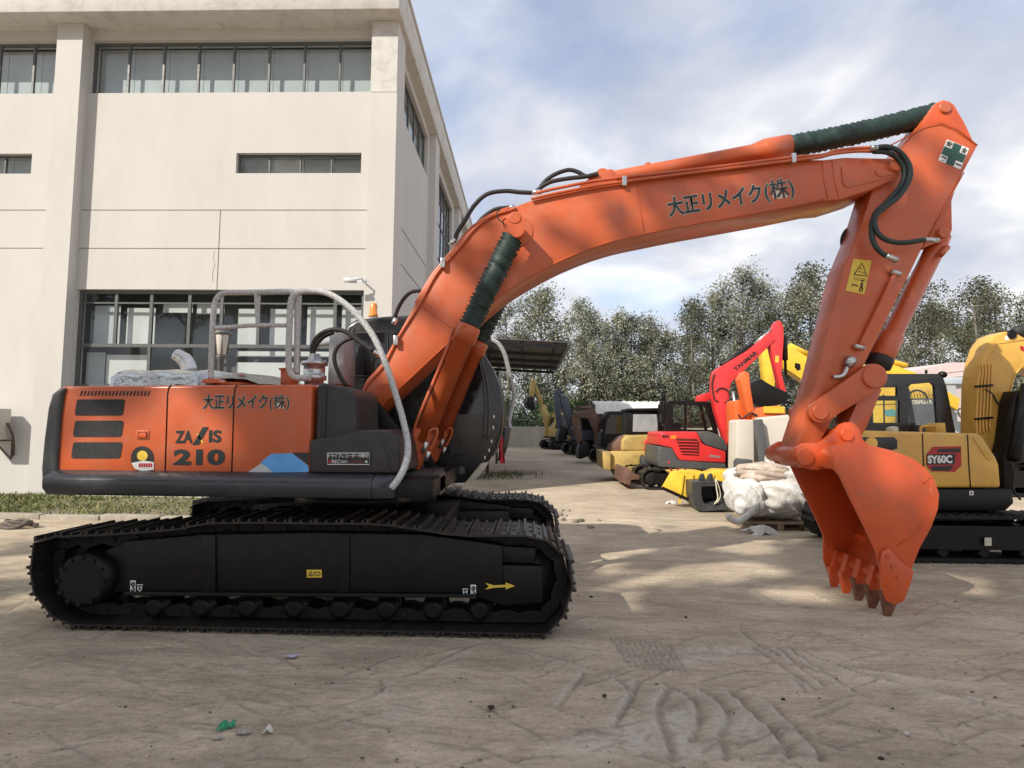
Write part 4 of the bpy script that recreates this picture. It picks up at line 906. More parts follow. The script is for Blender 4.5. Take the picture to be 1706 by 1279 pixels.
for y,yo in ((YK0-.028,0),(YK1,0)):
    mb=MB(); mb.prism(P2([(1466,918),(1478,912),(1492,930),(1519,950),(1517,962),(1503,1000),(1488,1006),(1474,1000),(1465,975),(1464,935)],YK0),y,y+.027); o=mb.build('side_cutter',ORANGE_B,bk,.005)
    mb=MB()
    for (a,b) in ((1476,925),(1484,942),(1494,960)):
        c=xz(a,b,YK0); mb.cyl((c[0],y-.014,c[1]),(c[0],y+.04,c[1]),.022,None,6)
    mb.build('bolt',ORANGE_B,bk)
Mt=mat('worn_tooth_steel',(.20,.085,.05),.5,.3,.4,14)
for k in range(5):
    y=YK0+.035+k*(YK1-YK0-.07)/4; hw=.034
    a=lambda px,py: Vector(xz(px,py,YK0))
    q0,q1,q2,q3=a(1482,952),a(1507,962),a(1501,998),a(1472,994)
    mb=MB(); vs=[(q.x,y+sg*hw*1.15,q.y) for q in (q0,q1,q2,q3) for sg in (-1,1)]
    mb.add(vs,[(0,2,4,6),(1,7,5,3),(0,1,3,2),(2,3,5,4),(4,5,7,6),(6,7,1,0)])
    ad=mb.build('tooth_adapter',ORANGE_B,bk,.006)
    q0,q1,q2,q3=a(1470,986),a(1502,990),a(1484,1036),a(1478,1036)
    mb=MB(); mb.m=0; vs=[(q.x,y+sg*(hw*1.1 if i<2 else hw*.42),q.y) for i,q in enumerate((q0,q1,q2,q3)) for sg in (-1,1)]
    mb.add(vs,[(0,2,4,6),(1,7,5,3),(0,1,3,2),(2,3,5,4),(4,5,7,6),(6,7,1,0)]); mb.build('tooth',ORANGE_B if k>2 else Mt,bk,.006)
earp=[(1327,745),(1339,738),(1366,738),(1385,722),(1400,707),(1410,703),(1421,704),(1431,713),(1438,732),(1452,745),(1470,752),(1440,775),(1390,782),(1354,783),(1335,778),(1326,768),(1323,756)]
for y in (5.60,6.14): MB().prism(P2(earp,5.60),y,y+.05).build('bucket_ear',ORANGE_B,bk,.006)
# curved front wear strip seam on the side plate
sm=MB(); seam(sm,[(1550,800),(1552,830),(1543,860),(1525,890),(1495,908)],YK0-.001,.005); seam(sm,[(1556,793),(1545,797),(1538,806)],YK0-.001,.006); sm.build('weld_bead',ORANGE_B,bk)

# ------------------------------------------------------------------ far yard wall with mesh fence, trees behind
YW=43.5
FW=mat('stained_concrete_wall',(.46,.43,.37),.9,0,.2,.5,(.20,.17,.13),.6,.3,6,stretch=(1,1,.25))
wl=thing('boundary_wall','low stained concrete boundary wall at the end of the yard','wall',(10,YW,0))
mb=MB(); x=-12.0
while x<75: mb.box(x,x+2.96,YW,YW+.2,-.2,1.52); mb.box(x+2.96,x+3.2,YW-.06,YW+.26,-.2,1.6); x+=3.2
mb.build('wall_panel',FW,wl)
fn=thing('mesh_fence','thin green wire mesh fence standing on top of the boundary wall','fence',(10,YW,1.5))
GF=mat('green_fence_wire',(.03,.14,.09),.6,0,.1,5)
x=-12.0
while x<75: MB().box(x-.03,x+.03,YW+.08,YW+.12,1.5,3.15).build('fence_post',GF,fn); x+=3.2
mb=MB()
for k in range(6): mb.box(-12,75,YW+.095,YW+.105,1.65+k*.29,1.662+k*.29)
x=-12.0
while x<75: mb.box(x,x+.010,YW+.09,YW+.10,1.55,3.12); x+=.16
mb.build('fence_mesh',GF,fn)

BARK=mat('pale_bark',(.17,.155,.125),.9,0,.3,5,(.30,.28,.24),.4)
LEAF=[mat('leaf_dark',(.085,.095,.062),.7,0,.3,1.3),mat('leaf_mid',(.17,.185,.115),.65,0,.3,1.3),mat('leaf_light',(.29,.30,.235),.55,0,.25,1.3),mat('leaf_brown',(.13,.105,.075),.8,0,.3,1.3)]
BUSHL=[mat('bush_dark',(.035,.055,.022),.7,0,.3,1.3),mat('bush_mid',(.07,.105,.035),.65,0,.3,1.3),mat('bush_light',(.14,.17,.07),.6,0,.3,1.3),LEAF[3]]
def leaves(mb,q,c,n,r,size,wts):
    for _ in range(int(n*1.45)):
        d=Vector((q.gauss(0,1),q.gauss(0,1),q.gauss(0,1))); k_=1.0 if d.length<1.9 else 1.9/d.length*q.uniform(.5,1); p=c+Vector((d.x*r,d.y*r,d.z*r*1.15))*k_
        a=Vector((q.uniform(-1,1),q.uniform(-1,1),q.uniform(-1,1))).normalized(); b=a.orthogonal().normalized(); l=size*q.uniform(.6,1.4); w=l*.55
        mb.m=q.choices((0,1,2,3),wts)[0]
        mb.add([p-a*l*.5,p+b*w*.5,p+a*l*.5,p-b*w*.5],[(0,1,2,3)])
def tree_proto(seed,h,rad,base,nclump,nleaf,size,wts,mats,r_cl=.42,twigs=True,density=None):
    q=random.Random(seed); tr=MB(); cr=MB(); lean=q.uniform(-.5,.5)
    path=[Vector((lean*(t**2)*.8+q.uniform(-.08,.08),q.uniform(-.08,.08),h*.93*t)) for t in (0,.12,.28,.45,.62,.8,1)]
    path[0].x=path[0].y=0
    tr.tube(crom(path,4),[.017*h*(1-.93*i/24)+.012 for i in range(25)],8)
    cl=[]
    nb=int(nclump*.45)
    for k in range(nb):
        t=base+(1-base)*((k+.5)/nb)**.9; t=min(.97,t+q.uniform(-.03,.03)); i=min(5,int(t*6)); c0=path[i].lerp(path[i+1],t*6-i) if i<6 else path[-1]
        a=q.uniform(0,6.28); f=(math.sin(math.pi*min(1,(t-base)/(1-base)*.86+.14)))**.7; R_=rad*f*q.uniform(.55,1.1)+.15; up=R_*q.uniform(.5,1.1)
        e=c0+Vector((math.cos(a)*R_,math.sin(a)*R_,up)); md=c0.lerp(e,.5)+Vector((0,0,-.06*R_))
        if twigs: tr.tube([c0,md,e],[.012*h*(1-t)*.5+.018,.014+.01*(1-t),.006],5)
        cl.append(e); cl.append(c0.lerp(e,.62)+Vector((q.uniform(-.3,.3),q.uniform(-.3,.3),q.uniform(-.1,.4))))
    cl.append(path[-1]+Vector((0,0,.3)))
    while len(cl)<nclump:
        cl.append(q.choice(cl[:nb])+Vector((q.gauss(0,.5),q.gauss(0,.5),q.gauss(0,.5))))
    for c in cl:
        dk=q.choice((0,0,1)); w=list(wts); w[0]*=1+1.5*dk; w[2]*=1.4-dk
        leaves(cr,q,c,int(nleaf*q.uniform(.4,1.5)),r_cl*q.uniform(.6,1.3),size,w)
    t=thing('tree','x','tree',(0,0,0),None,0,True)
    a=bpy.data.objects; k=tr.build('trunk',BARK,t); c=cr.build('crown',mats,t); return t
protos=[tree_proto(s_,h,r_,b,nc,nl,.19,w,LEAF,rc) for s_,h,r_,b,nc,nl,w,rc in ((1,12.5,1.9,.22,110,44,(3,4,2.6,.6),.40),(2,13.5,2.1,.18,125,40,(3,4,2,1.2),.42),(3,12,1.6,.28,85,40,(2,4,3.6,.6),.38),(4,13,2.5,.2,140,46,(4,4,1.7,1.0),.45))]
X0=[(-1.6,47,.93),(.9,48,1.0),(2.3,50,.82),(4.4,47.5,.90),(5.6,50,.85),(7.1,48,.90),(8.6,50,.86),(10.0,48,.92),(11.6,50,.84),(13.3,47.5,.90),(15.2,48.5,1.06),(17.2,47,1.12),(19.2,49,1.08),(21.4,47.5,1.12),(23.6,49,1.15),(26,47.5,1.10),(28.4,49,1.12),(30.8,47.5,1.08),(33.2,49,1.06),(35.8,47.5,1.04),(38.4,49,1.02),(40.6,47.5,1.0),(43,49,.98),(-4.5,48,.9)]
ORDN=['first','second','third','fourth','fifth','sixth','seventh','eighth','ninth','tenth','eleventh','twelfth','thirteenth','fourteenth','fifteenth','sixteenth','seventeenth','eighteenth','nineteenth','twentieth','twenty-first','twenty-second','twenty-third','twenty-fourth']
order=sorted(range(len(X0)),key=lambda i:X0[i][0]/X0[i][1]); KIND=['slender grey-green poplar','tall loose poplar','thin pale poplar','broad dense poplar']
used=set()
for rank,i in enumerate(order):
    x,y,sc=X0[i]; k=(i*3+i//4)%4
    if k not in used: t=protos[k]; used.add(k)
    else: t=copy_tree(protos[k])
    t.location=(x,y,0); t.rotation_euler=(0,0,rnd.uniform(0,6.28)); t.scale=(sc*rnd.uniform(.92,1.1),)*2+(sc,)
    tag(t,f'{KIND[k]} in the front row behind the boundary wall, {ORDN[rank]} from the left','tree','trees behind the boundary wall')
# second, farther row fills the gaps lower down
X1=[(-3,58,.80),(1.8,59,.85),(5.2,57,.80),(8.5,59,.82),(12,57,.85),(16,59,.95),(20,57,1.05),(24.5,59,1.1),(29,57,1.1),(34,59,1.1),(39,57,1.05),(44,59,1.05),(49,57,1.0)]
for rank,(x,y,sc) in enumerate(X1):
    k=(rank*5+1)%4; t=copy_tree(protos[k]); t.location=(x,y,0); t.rotation_euler=(0,0,rnd.uniform(0,6.28)); t.scale=(sc*1.25,sc*1.25,sc)
    tag(t,f'{KIND[k]} in the hazy back row of trees, {ORDN[rank]} from the left','tree','trees in the back row')
def bush_proto(seed,w,h,n,nl,mats,wts,size=.16):
    q=random.Random(seed); cr=MB(); st=MB()
    for k in range(5): st.tube([(0,0,0),(q.uniform(-.5,.5)*w,q.uniform(-.4,.4),h*.6)],[.05,.015],5)
    for k in range(n):
        a=q.uniform(0,6.28); r=w*math.sqrt(q.random()); z=h*(1-(r/w)**2*.6)*q.uniform(.1,1.0)
        leaves(cr,q,Vector((r*math.cos(a),r*math.sin(a)*.6,z)),nl,.28,size,wts)
    t=thing('shrub','x','shrub',(0,0,0),None,0,True); st.build('stem',BARK,t); cr.build('foliage',mats,t); return t
bp=[bush_proto(21,1.9,3.8,95,55,BUSHL,(3,4,2,.4)),bush_proto(22,2.2,4.3,110,50,[BUSHL[0],LEAF[0],LEAF[1],LEAF[3]],(3,4,2,3)),bush_proto(23,1.7,3.0,80,50,BUSHL,(4,4,1,1.2))]
BL=[(a,b+1.6,c,d) for a,b,c,d in [(-1.2,45.2,1.1,0),(1.0,45.4,1.25,0),(3.2,45.3,1.15,0),(5.2,45.6,1.3,1),(7.4,45.4,1.35,1),(9.6,45.6,1.25,1),(11.8,45.3,1.3,1),(14.0,45.5,1.2,2),(16.4,45.4,1.3,1),(19,45.6,1.35,1),(21.6,45.4,1.4,2),(24.4,45.6,1.35,1),(27.2,45.4,1.4,1),(30,45.5,1.35,2),(33,45.5,1.3,1),(36,45.5,1.3,2),(39,45.5,1.3,1)]]
ub=set()
for rank,(x,y,sc,k) in enumerate(BL):
    t=bp[k] if k not in ub else copy_tree(bp[k]); ub.add(k)
    t.location=(x,y,0); t.rotation_euler=(0,0,rnd.uniform(-.4,.4)+(math.pi if rank%2 else 0)); t.scale=(sc,sc,sc*rnd.uniform(.85,1.1))
    tag(t,f"{('bushy green','brownish thicket-like','low dark green')[k]} shrub growing over the boundary wall, {ORDN[rank]} from the left",'shrub','shrubs along the boundary wall')

# trees standing behind the photographer: their crowns shade the excavator, gaps in them make the sun flecks
FLK=[]
def sun_foot(p): return (p.x+p.z/1.06,p.y+p.z/1.06)
for px,py,Y,rx,ry in ((112,700,4.65,.22,.5),(118,770,4.65,.25,.25),(330,712,4.65,.16,.14),(262,748,4.65,.12,.12),(690,565,5.68,.28,.25),(648,600,5.68,.2,.2),(735,480,5.68,.16,.2),(722,660,5.42,.14,.3),
    (1400,735,5.5,.32,.16),(1475,765,5.33,.42,.20),(1535,815,5.33,.12,.2),(860,890,4.9,.36,.2),(1365,700,5.8,.14,.14),(1690,600,8.0,.5,.6)):
    FLK.append((*sun_foot(at(px,py,Y)),rx,ry))
for px,py,rx,ry in ((1075,962,.36,.26),(1175,955,.30,.30),(1250,948,.28,.24),(1345,990,.34,.16),(1015,985,.25,.10),(1240,915,.30,.20),(1010,915,.30,.25),(1420,1005,.2,.1),(25,945,.7,.5),(70,1000,.3,.2)):
    c=gr(px,py); FLK.append((c.x,c.y,rx,ry))
def shade_tree(seed,x,y,h,rad,zb,n,label):
    q=random.Random(seed); tr=MB(); cr=MB()
    tr.tube(crom([(0,0,0),(q.uniform(-.2,.2),q.uniform(-.2,.2),h*.45),(0,0,h*.9)],6),[.32*(1-i/13)+.03 for i in range(13)],10)
    for k in range(n):
        t=.86*q.random() if k<n*.93 else .86+.15*q.random(); a=q.uniform(0,6.28); r=rad*math.sqrt(q.random())*(1-.35*t*t)
        c=Vector((r*math.cos(a),r*math.sin(a)*.8,zb+(h-zb)*t)); top=(t>.86)
        if k%6==0: tr.tube([(0,0,max(1,c.z-1.6)),tuple(c)],[.06,.015],5)
        for _ in range(13 if top else 16):
            p=c+Vector((q.gauss(0,.34),q.gauss(0,.34),q.gauss(0,.30))); ax=Vector((q.uniform(-1,1),q.uniform(-1,1),q.uniform(-.6,.6))).normalized(); b=ax.orthogonal().normalized(); l=q.uniform(.22,.42)
            fx,fy=sun_foot(p+Vector((x,y,0)))
            if any(((fx-a_)/(c_+.20))**2+((fy-b_)/(d_+.20))**2<q.uniform(.9,1.15) for a_,b_,c_,d_ in FLK): continue
            cr.m=q.choice((0,1,1)); cr.add([p-ax*l*.5,p+b*l*.32,p+ax*l*.5,p-b*l*.32],[(0,1,2,3)])
    t=thing('broadleaf_tree',label,'tree',(0,0,0),'shade trees behind the camera',0,True); tr.build('trunk',BARK,t); cr.build('crown',[BUSHL[0],BUSHL[1]],t); t.location=(x,y,0)
SHX=[(-23.0,-8.6,15.6),(-19.8,-8.4,16.2),(-16.6,-8.0,16.4),(-13.4,-8.0,16.9),(-10.2,-7.8,17.6),(-7.0,-7.4,17.8),(-3.9,-7.0,17.6)]
for i,(x,y,h) in enumerate(SHX): shade_tree(60+i,x,y,h,2.5,8.2,560,f'tall leafy tree behind the photographer shading the yard, {ORDN[i]} of the row')

# ------------------------------------------------------------------ other machines in the yard
def flat_track(root,x0,x1,z0,z1,y0,y1,name='track',n=34,m=None):
    """one mesh: rounded belt with raised shoes, two wheels and a side frame"""
    r=(z1-z0)/2; zc=(z0+z1)/2; L=2*(x1-x0-2*r)+2*math.pi*r; st=x1-x0-2*r; mb=MB()
    def pos(d):
        d%=L
        if d<st: return (x0+r+d,z1,0,1)
        d-=st
        if d<math.pi*r: a=d/r; return (x1-r+r*math.sin(a),zc+r*math.cos(a),math.sin(a),math.cos(a))
        d-=math.pi*r
        if d<st: return (x1-r-d,z0,0,-1)
        a=(d-st)/r; return (x0+r-r*math.sin(a),zc-r*math.cos(a),-math.sin(a),-math.cos(a))
    vs=[];K=n*4;h=r*.10
    for k in range(K):
        x,z,a,b=pos(L*k/K); o=0 if k%4 in(0,1) else h*.75
        vs+=[(x-a*(o),y0,z-b*o),(x-a*o,y1,z-b*o),(x-a*h*2.1,y1,z-b*h*2.1),(x-a*h*2.1,y0,z-b*h*2.1)]
    fs=[(4*k+j,4*k+(j+1)%4,4*((k+1)%K)+(j+1)%4,4*((k+1)%K)+j) for k in range(K) for j in range(4)]
    mb.add(vs,fs); tr=mb.build(name,m or SHOEM,root)
    for c in (x0+r,x1-r): MB().lathe((c,y0+.05,zc),(c,y1-.05,zc),[(0,.2*r),(.02,.68*r),(.12,.72*r),(.88,.72*r),(.98,.68*r),(1,.2*r)],18).build('wheel',TRACKM,tr)
    f=MB(); f.prism([(x0+r*1.2,zc-r*.45),(x1-r*1.2,zc-r*.45),(x1-r*1.5,zc+r*.5),(x0+r*1.5,zc+r*.5)],y0+.03,y1-.03)
    k=max(3,int(st/.42))
    for i in range(k): c=x0+r+st*(i+.5)/k; f.lathe((c,y0+.06,zc-r*.62),(c,y1-.06,zc-r*.62),[(0,.05),(.05,r*.26),(.95,r*.26),(1,.05)],10)
    f.build('track_frame',BLACKP,tr); return tr
def open_cab(root,px,Y0,Y1,holes,m,name='cab',inset=.05,gl=None):
    """hollow cab: two side frames with window openings, roof, floor and end walls; panes and a seat inside"""
    o=P2(px,Y0); cab=MB(); n=len(o); t=.05
    hs=[P2(h,Y0) for h in holes]
    def frame(y0,y1):
        bm=bmesh.new(); loops=[]
        for pts in [o]+hs:
            vs=[bm.verts.new((x,y0,z)) for x,z in pts]; loops.append([bm.edges.new((vs[i],vs[(i+1)%len(vs)])) for i in range(len(vs))])
        r=bmesh.ops.triangle_fill(bm,use_beauty=True,use_dissolve=False,edges=[e for l in loops for e in l])
        fs=list(bm.faces); ex=bmesh.ops.extrude_face_region(bm,geom=fs); bmesh.ops.translate(bm,vec=(0,y1-y0,0),verts=[g for g in ex['geom'] if isinstance(g,bmesh.types.BMVert)])
        bm.verts.index_update(); cab.add([v.co[:] for v in bm.verts],[[v.index for v in f.verts] for f in bm.faces]); bm.free()
    frame(Y0,Y0+t)
    xs=[a for a,b in o]; zs=[b for a,b in o]; c0=((min(xs)+max(xs))/2,(min(zs)+max(zs))/2); near=hs
    hs=[[(c0[0]+(a-c0[0])*.87,c0[1]+(b-c0[1])*.84) for a,b in o]]; frame(Y1-t,Y1); far=hs; hs=near
    for i in range(n):                                   # skin between the frames; long steep edges at the sides stay glazed
        a,b=o[i],o[(i+1)%n]
        if abs(a[0]-b[0])>abs(a[1]-b[1])*.8:
            c=(sum(xs)/n,sum(zs)/n); q=lambda p:(p[0]+(c[0]-p[0])*.04,p[1]+(c[1]-p[1])*.04)
            cab.prism([a,b,q(b),q(a)],Y0+t+.001,Y1-t-.001)
    cb=cab.build(name,m,root)
    for h,y in [(h,Y0+.022) for h in near]+[(h,Y1-.022) for h in far]:
        MB().add([(a,y,b) for a,b in h],[tuple(range(len(h)))]).build('window',gl or GL_CAB,cb)
    return cb
def seat(root,x,y,z,m=None,parent=None):
    mb=MB(); mb.box(x-.24,x+.24,y-.24,y+.24,z,z+.12); mb.box(x-.30,x-.19,y-.22,y+.22,z+.12,z+.72); mb.box(x-.27,x-.19,y-.12,y+.12,z+.74,z+.92); mb.box(x-.2,x+.2,y-.2,y+.2,z-.35,z)
    return mb.build('seat',m or BLACKP,parent or root,.03)
# ---- yellow compact excavator at the right
SY=7.55
sy=thing('compact_excavator','clean yellow compact excavator with black cab and red number panel behind the orange bucket','excavator',(6.0,8.4,0))
flat_track(sy,xz(1431,900,7.42)[0],xz(1431,900,7.42)[0]+2.6,0,.60,7.42,7.86,n=44,m=TRACKM)
flat_track(sy,4.18,4.18+2.6,0,.60,8.80,9.24,n=44,m=TRACKM)
mb=MB(); mb.box(4.9,6.3,7.87,8.79,.22,.55); mb.lathe((5.6,8.35,.5),(5.6,8.35,.72),[(0,.42),(1,.42)],24); mb.build('carbody',BLACKP,sy,.02)
mb=MB(); mb.prism(P2([(1425,815),(1686,815),(1690,838),(1676,851),(1425,851)],SY),SY,8.6); mb.build('lower_skirt',BLACKP,sy,.02)
pan=MB().prism(P2([(1405,716),(1635,722),(1642,730),(1663,762),(1668,775),(1671,813),(1405,813)],SY),SY+.02,8.25).build('side_panel',YEL,sy,.04,4)
for q_ in ([(1537,722),(1538,760),(1541,812)],[(1612,724),(1614,770),(1617,812)]): seam(MB(),q_,SY+.018,.007).build('panel_seam',BLACKP,pan)
rb=plate([(1620,728),(1634,727),(1655,758),(1650,768),(1645,766)],SY+.012,YEL,'panel_rib',pan,.012,.005)
xa_=xz(1403,720,SY)[0]; MB().sweepz([(xa_,SY+.05),(xa_-.14,SY+.12),(xa_-.10,SY+.5),(xa_+.15,SY+1.1),(xa_+.5,SY+1.5),(xa_+.9,SY+1.55),(xa_+.9,SY+.8),(xa_,SY+.8)],xz(1403,813,SY)[1],xz(1403,717,SY)[1]).build('counterweight',YEL,sy,.04,4)
plate([(1400,728),(1490,728),(1495,733),(1495,747),(1485,750),(1400,750)],SY+.014,BLACKINK,'maker_panel',pan,.008,.002); mb=MB(); c=at(1452,738,SY+.012); mb.lathe((c.x,SY+.010,c.z),(c.x,SY+.014,c.z),[(0,.075),(1,.075)],24); mb.build('maker_disc',YEL,pan)
REDV=mat('red_vinyl',(.42,.015,.02),.35,0,.1,5)
pl=plate([(1544,757),(1555,744),(1601.5,743),(1602,775),(1591,786),(1552,785),(1544,775)],SY+.012,REDV,'number_panel',pan,.006)
plate([(1560,753),(1565,747.5),(1600,746.5),(1600,753.5)],SY+.010,BLACKINK,'panel_stripe',pl,.002); plate([(1544.5,757),(1592,755.5),(1590.5,773.5),(1544.5,774)],SY+.0095,BLACKINK,'panel_stripe',pl,.002); plate([(1551,777),(1589,775.5),(1583,784),(1553,784)],SY+.010,BLACKINK,'panel_stripe',pl,.002)
text('SY60C',(1545.5,772),(1586.5,771.5),SY+.008,13.5,WHITE,pl,off=.05)
plate(rrect(1615,817.5,1622,825,1.5),SY-.004,WHITE,'small_sticker',sy,.002)
text('+',(1616,824),(1621,824),SY-.004,5,BLACKINK,sy)
plate(rrect(1640.5,895.5,1652,909,1),7.415-.006,CREAM,'data_plate',sy,.003)
cabsy=open_cab(sy,[(1418,721),(1440,640),(1452,626),(1470,622.5),(1562,622.5),(1571,628),(1577,645),(1592,721)],8.28,9.12,[[(1453,645),(1495,645),(1495,659),(1455,659)],[(1448,667),(1499,667),(1499,704),(1450,704)],[(1513,645),(1518,640),(1552,637),(1557,642),(1562,708),(1513,708)]],CABP)
mb=MB(); mb.cyl(at(1543,622,8.6),at(1543,616,8.6),.018,None,8); mb.ball(at(1570,624,8.5),.06,.06,.05,12,8); mb.build('work_lamp',BLACKP,cabsy)
MB().tube(crom(P3([(1534,720),(1534,713),(1538,710),(1556,709),(1559,712)],7.9),5),.016,8).build('grab_handle',YEL,sy); MB().prism(P2([(1559,705),(1575,704),(1577,721),(1559,721)],7.9),7.9,8.1).build('filler_box',YEL,sy,.01)
MB().prism(P2([(1487,719),(1487,713),(1494,710),(1497,712),(1497,719)],7.8),7.8,7.95).build('hood_cap',CREAM,sy,.005)
BYs=8.0
bms=MB().prism(P2([(1626,735),(1628,640),(1633,606),(1643,576),(1656,559),(1674,552),(1690,553),(1712,565),(1770,600),(1840,655),(1838,690),(1770,642),(1712,612),(1698,617),(1690,632),(1682,664),(1675,705),(1668,740),(1655,760)],BYs),BYs,BYs+.30).build('boom',YELB if False else YEL,sy,.02,3)
MB().prism(P2([(1818,640),(1850,650),(1846,700),(1822,800),(1802,800),(1806,700)],BYs),BYs+.03,BYs+.27).build('arm',YEL,sy,.02)
MB().prism(P2([(1798,790),(1826,792),(1850,830),(1846,880),(1815,905),(1792,912),(1806,870),(1800,830)],BYs),BYs-.15,BYs+.45).build('bucket',BLACKP,sy,.03)
sm=MB(); seam(sm,[(1637,640),(1645,600),(1662,572),(1706,566)],BYs-.001,.008); seam(sm,[(1674,700),(1682,655),(1690,625),(1704,608)],BYs-.001,.012); sm.build('weld_bead',YEL,bms)
for k in range(5):
    x=1628+k*5.6; MB().tube(crom(P3([(x,727-k*2.5),(x-1.5,705),(x+.5,665),(x+1.2,640),(x+4-k*.6,620),(x+2,606)],BYs-.035),5),.013,7).build('boom_pipe',YEL,bms)
for y in (643,697):
    mb=MB(); mb.tube(P3([(1624,y+1),(1654,y-1.5)],BYs-.045),.016,6); mb.build('pipe_clamp',BLACKP,bms)
MB().tube(crom(P3([(1640,648),(1652,655),(1660,668),(1666,676)],BYs-.04),4),.012,6).build('hose',RUBBER,bms)
mb=MB(); c=at(1685,557,BYs); mb.cyl((c.x,BYs-.02,c.z),(c.x,BYs+.32,c.z),.06,None,16); mb.build('boom_pin',BLACKP,bms)
plate([(1674,560),(1680,558),(1681,566),(1675,567)],BYs-.004,WHITE,'small_sticker',bms,.002); plate([(1700,575),(1730,590),(1730,600),(1700,582)],BYs-.004,REDV,'red_stripe',bms,.002)
MB().lathe(at(1686,556,BYs+.1),at(1770,530,BYs+.1),[(0,.06),(.1,.09),(1,.09)],14).build('arm_cylinder',RUBBER,sy)
MB().prism(P2([(1680,700),(1684,668),(1692,650),(1702,655),(1700,720),(1693,760),(1684,816),(1668,816),(1667,765),(1676,735)],7.8),7.75,8.0).build('swing_post',BLACKP,sy,.02)
MB().lathe(at(1690,768,7.7),at(1712,640,7.7),[(0,.05),(.05,.07),(1,.07)],12).build('boom_cylinder',BLACKP,sy)
MB().tube(crom(P3([(1684,770),(1690,790),(1688,815),(1700,832)],7.65),5),.014,6).build('hose',RUBBER,sy)
seat(sy,5.15,8.8,1.55,None,cabsy)
# ---- red excavator in the middle distance
YR=15.3
yr=thing('red_excavator','bright red excavator with grey skirt and raised boom standing among the row','excavator',(4.7,16.1,0))
RV=xz(1068,815,YR); rx0=RV[0]; rx1=xz(1215,815,YR)[0]
flat_track(yr,rx0,rx1,0,.56,YR+.02,YR+.42,n=34); flat_track(yr,rx0+.05,rx1+.05,0,.56,YR+1.45,YR+1.85,n=34)
MB().box(rx0+.6,rx1-.5,YR+.43,YR+1.44,.25,.58).build('carbody',BLACKP,yr,.02)
sk=MB().prism(P2([(1097,743),(1120,746),(1126,757),(1131,766),(1209,772),(1210,780),(1200,784),(1099,778),(1096,770)],YR),YR,YR+1.8).build('grey_skirt',GREYP,yr,.03,3)
hd=MB().prism(P2([(1101,742),(1101,723),(1104,720),(1110,719),(1160,719),(1164,724),(1168,736),(1174,741),(1209,752),(1209,771),(1133,766.5),(1126,757),(1120,746)],YR),YR-.02,YR+1.75).build('engine_hood',REDP,yr,.03,3)
gp_=plate([(1126,730),(1162,731),(1165,738),(1164,759),(1140,758),(1134,752)],YR-.025,mat('dark_red_grille',(.11,.015,.013),.6,0,.2,5),'grille',hd,.006)
mb=MB()
for k in range(5): mb.prism(P2([(1128+k*1.4,734+k*5),(1162,735.2+k*5),(1162,736.8+k*5),(1128.5+k*1.4,735.6+k*5)],YR),YR-.05,YR-.026)
mb.build('grille_slat',REDP,gp_)
MB().prism(P2([(1161,719),(1181,718.5),(1196,724),(1206,732),(1212,745),(1211,752),(1175,740.5),(1168,733)],YR),YR-.03,YR+1.2).build('grey_cover',GREYP,yr,.03,3)
text('MAR',(1103,729.5),(1115,729.5),YR-.02,5.5,BLACKINK,hd,off=.05); plate(rrect(1117,725,1127,731,2),YR-.026,AMBER,'side_lamp',hd,.006)
text('VIO',(1180,761),(1196,763),YR-.02,3,WHITE,hd,off=.02) if False else plate([(1182,757),(1200,759.5),(1200,763),(1182,761)],YR-.024,mat('silver_badge',(.5,.4,.4),.3,.5),'badge',hd,.003)
plate(rrect(1113,768,1116,771.5,1),YR-.004,REDP,'reflector',sk,.003)
cabr=open_cab(yr,[(1108,722),(1109,672),(1117,667),(1180,669),(1186,673),(1198,726)],YR+.75,YR+1.7,[[(1122,674),(1140,674),(1140,714),(1121,714)],[(1145,674),(1174,676),(1188,716),(1144,715)]],BLACKP)
seat(yr,xz(1132,719,YR)[0]+.1,YR+1.2,1.62,None,cabr)
YRB=YR+.3
bmr=MB().prism(P2([(1208,733),(1193,686),(1187,653),(1188,628),(1191,618),(1200,611),(1245,584),(1284,553),(1292,566),(1262,596),(1229,628),(1219,637),(1215,651),(1218,690),(1224,742),(1212,746)],YRB),YRB,YRB+.3).build('boom',REDP,yr,.02,2)
text('YANMAR',(1225,619),(1263,589),YRB,7.2,BLACKINK,bmr,off=.04)
MB().prism(P2([(1291,540),(1297,533),(1301,534),(1306,542),(1307,562),(1303,620),(1312,657),(1308,664),(1303,655),(1290,600),(1284,575),(1288,552)],YRB),YRB+.03,YRB+.27).build('arm',REDP,yr,.015)
plate([(1292,592),(1298,593),(1297,604),(1291,603)],YRB+.026,LABELY,'warning_label',yr,.003)
mb=MB().lathe(at(1201,609,YRB+.15),at(1256,574,YRB+.15),[(0,.05),(.04,.085),(.96,.085),(1,.06)],12); ac_=mb.build('arm_cylinder',BLACKP,yr); MB().cyl(at(1254,575,YRB+.15),at(1292,543,YRB+.15),.035,None,10).build('piston_rod',STEEL,ac_)
mb=MB().lathe(at(1236,772,YRB-.15),at(1229,700,YRB-.15),[(0,.06),(.04,.12),(.96,.12),(1,.07)],12); bc_=mb.build('boom_cylinder',BLACKP,yr); MB().cyl(at(1229,702,YRB-.15),at(1221,652,YRB-.15),.04,None,10).build('piston_rod',STEEL,bc_)
mb=MB().lathe(at(1307,562,YRB+.15),at(1309,625,YRB+.15),[(0,.04),(.04,.07),(.6,.07),(.61,.035),(1,.035)],12); mb.build('bucket_cylinder',BLACKP,yr)
for pts in ([(1190,622),(1186,640),(1190,664),(1196,668)],[(1192,652),(1200,646),(1212,650),(1216,664),(1208,671)]): MB().tube(crom(P3(pts,YRB-.03),5),.016,6).build('hose',RUBBER,yr)
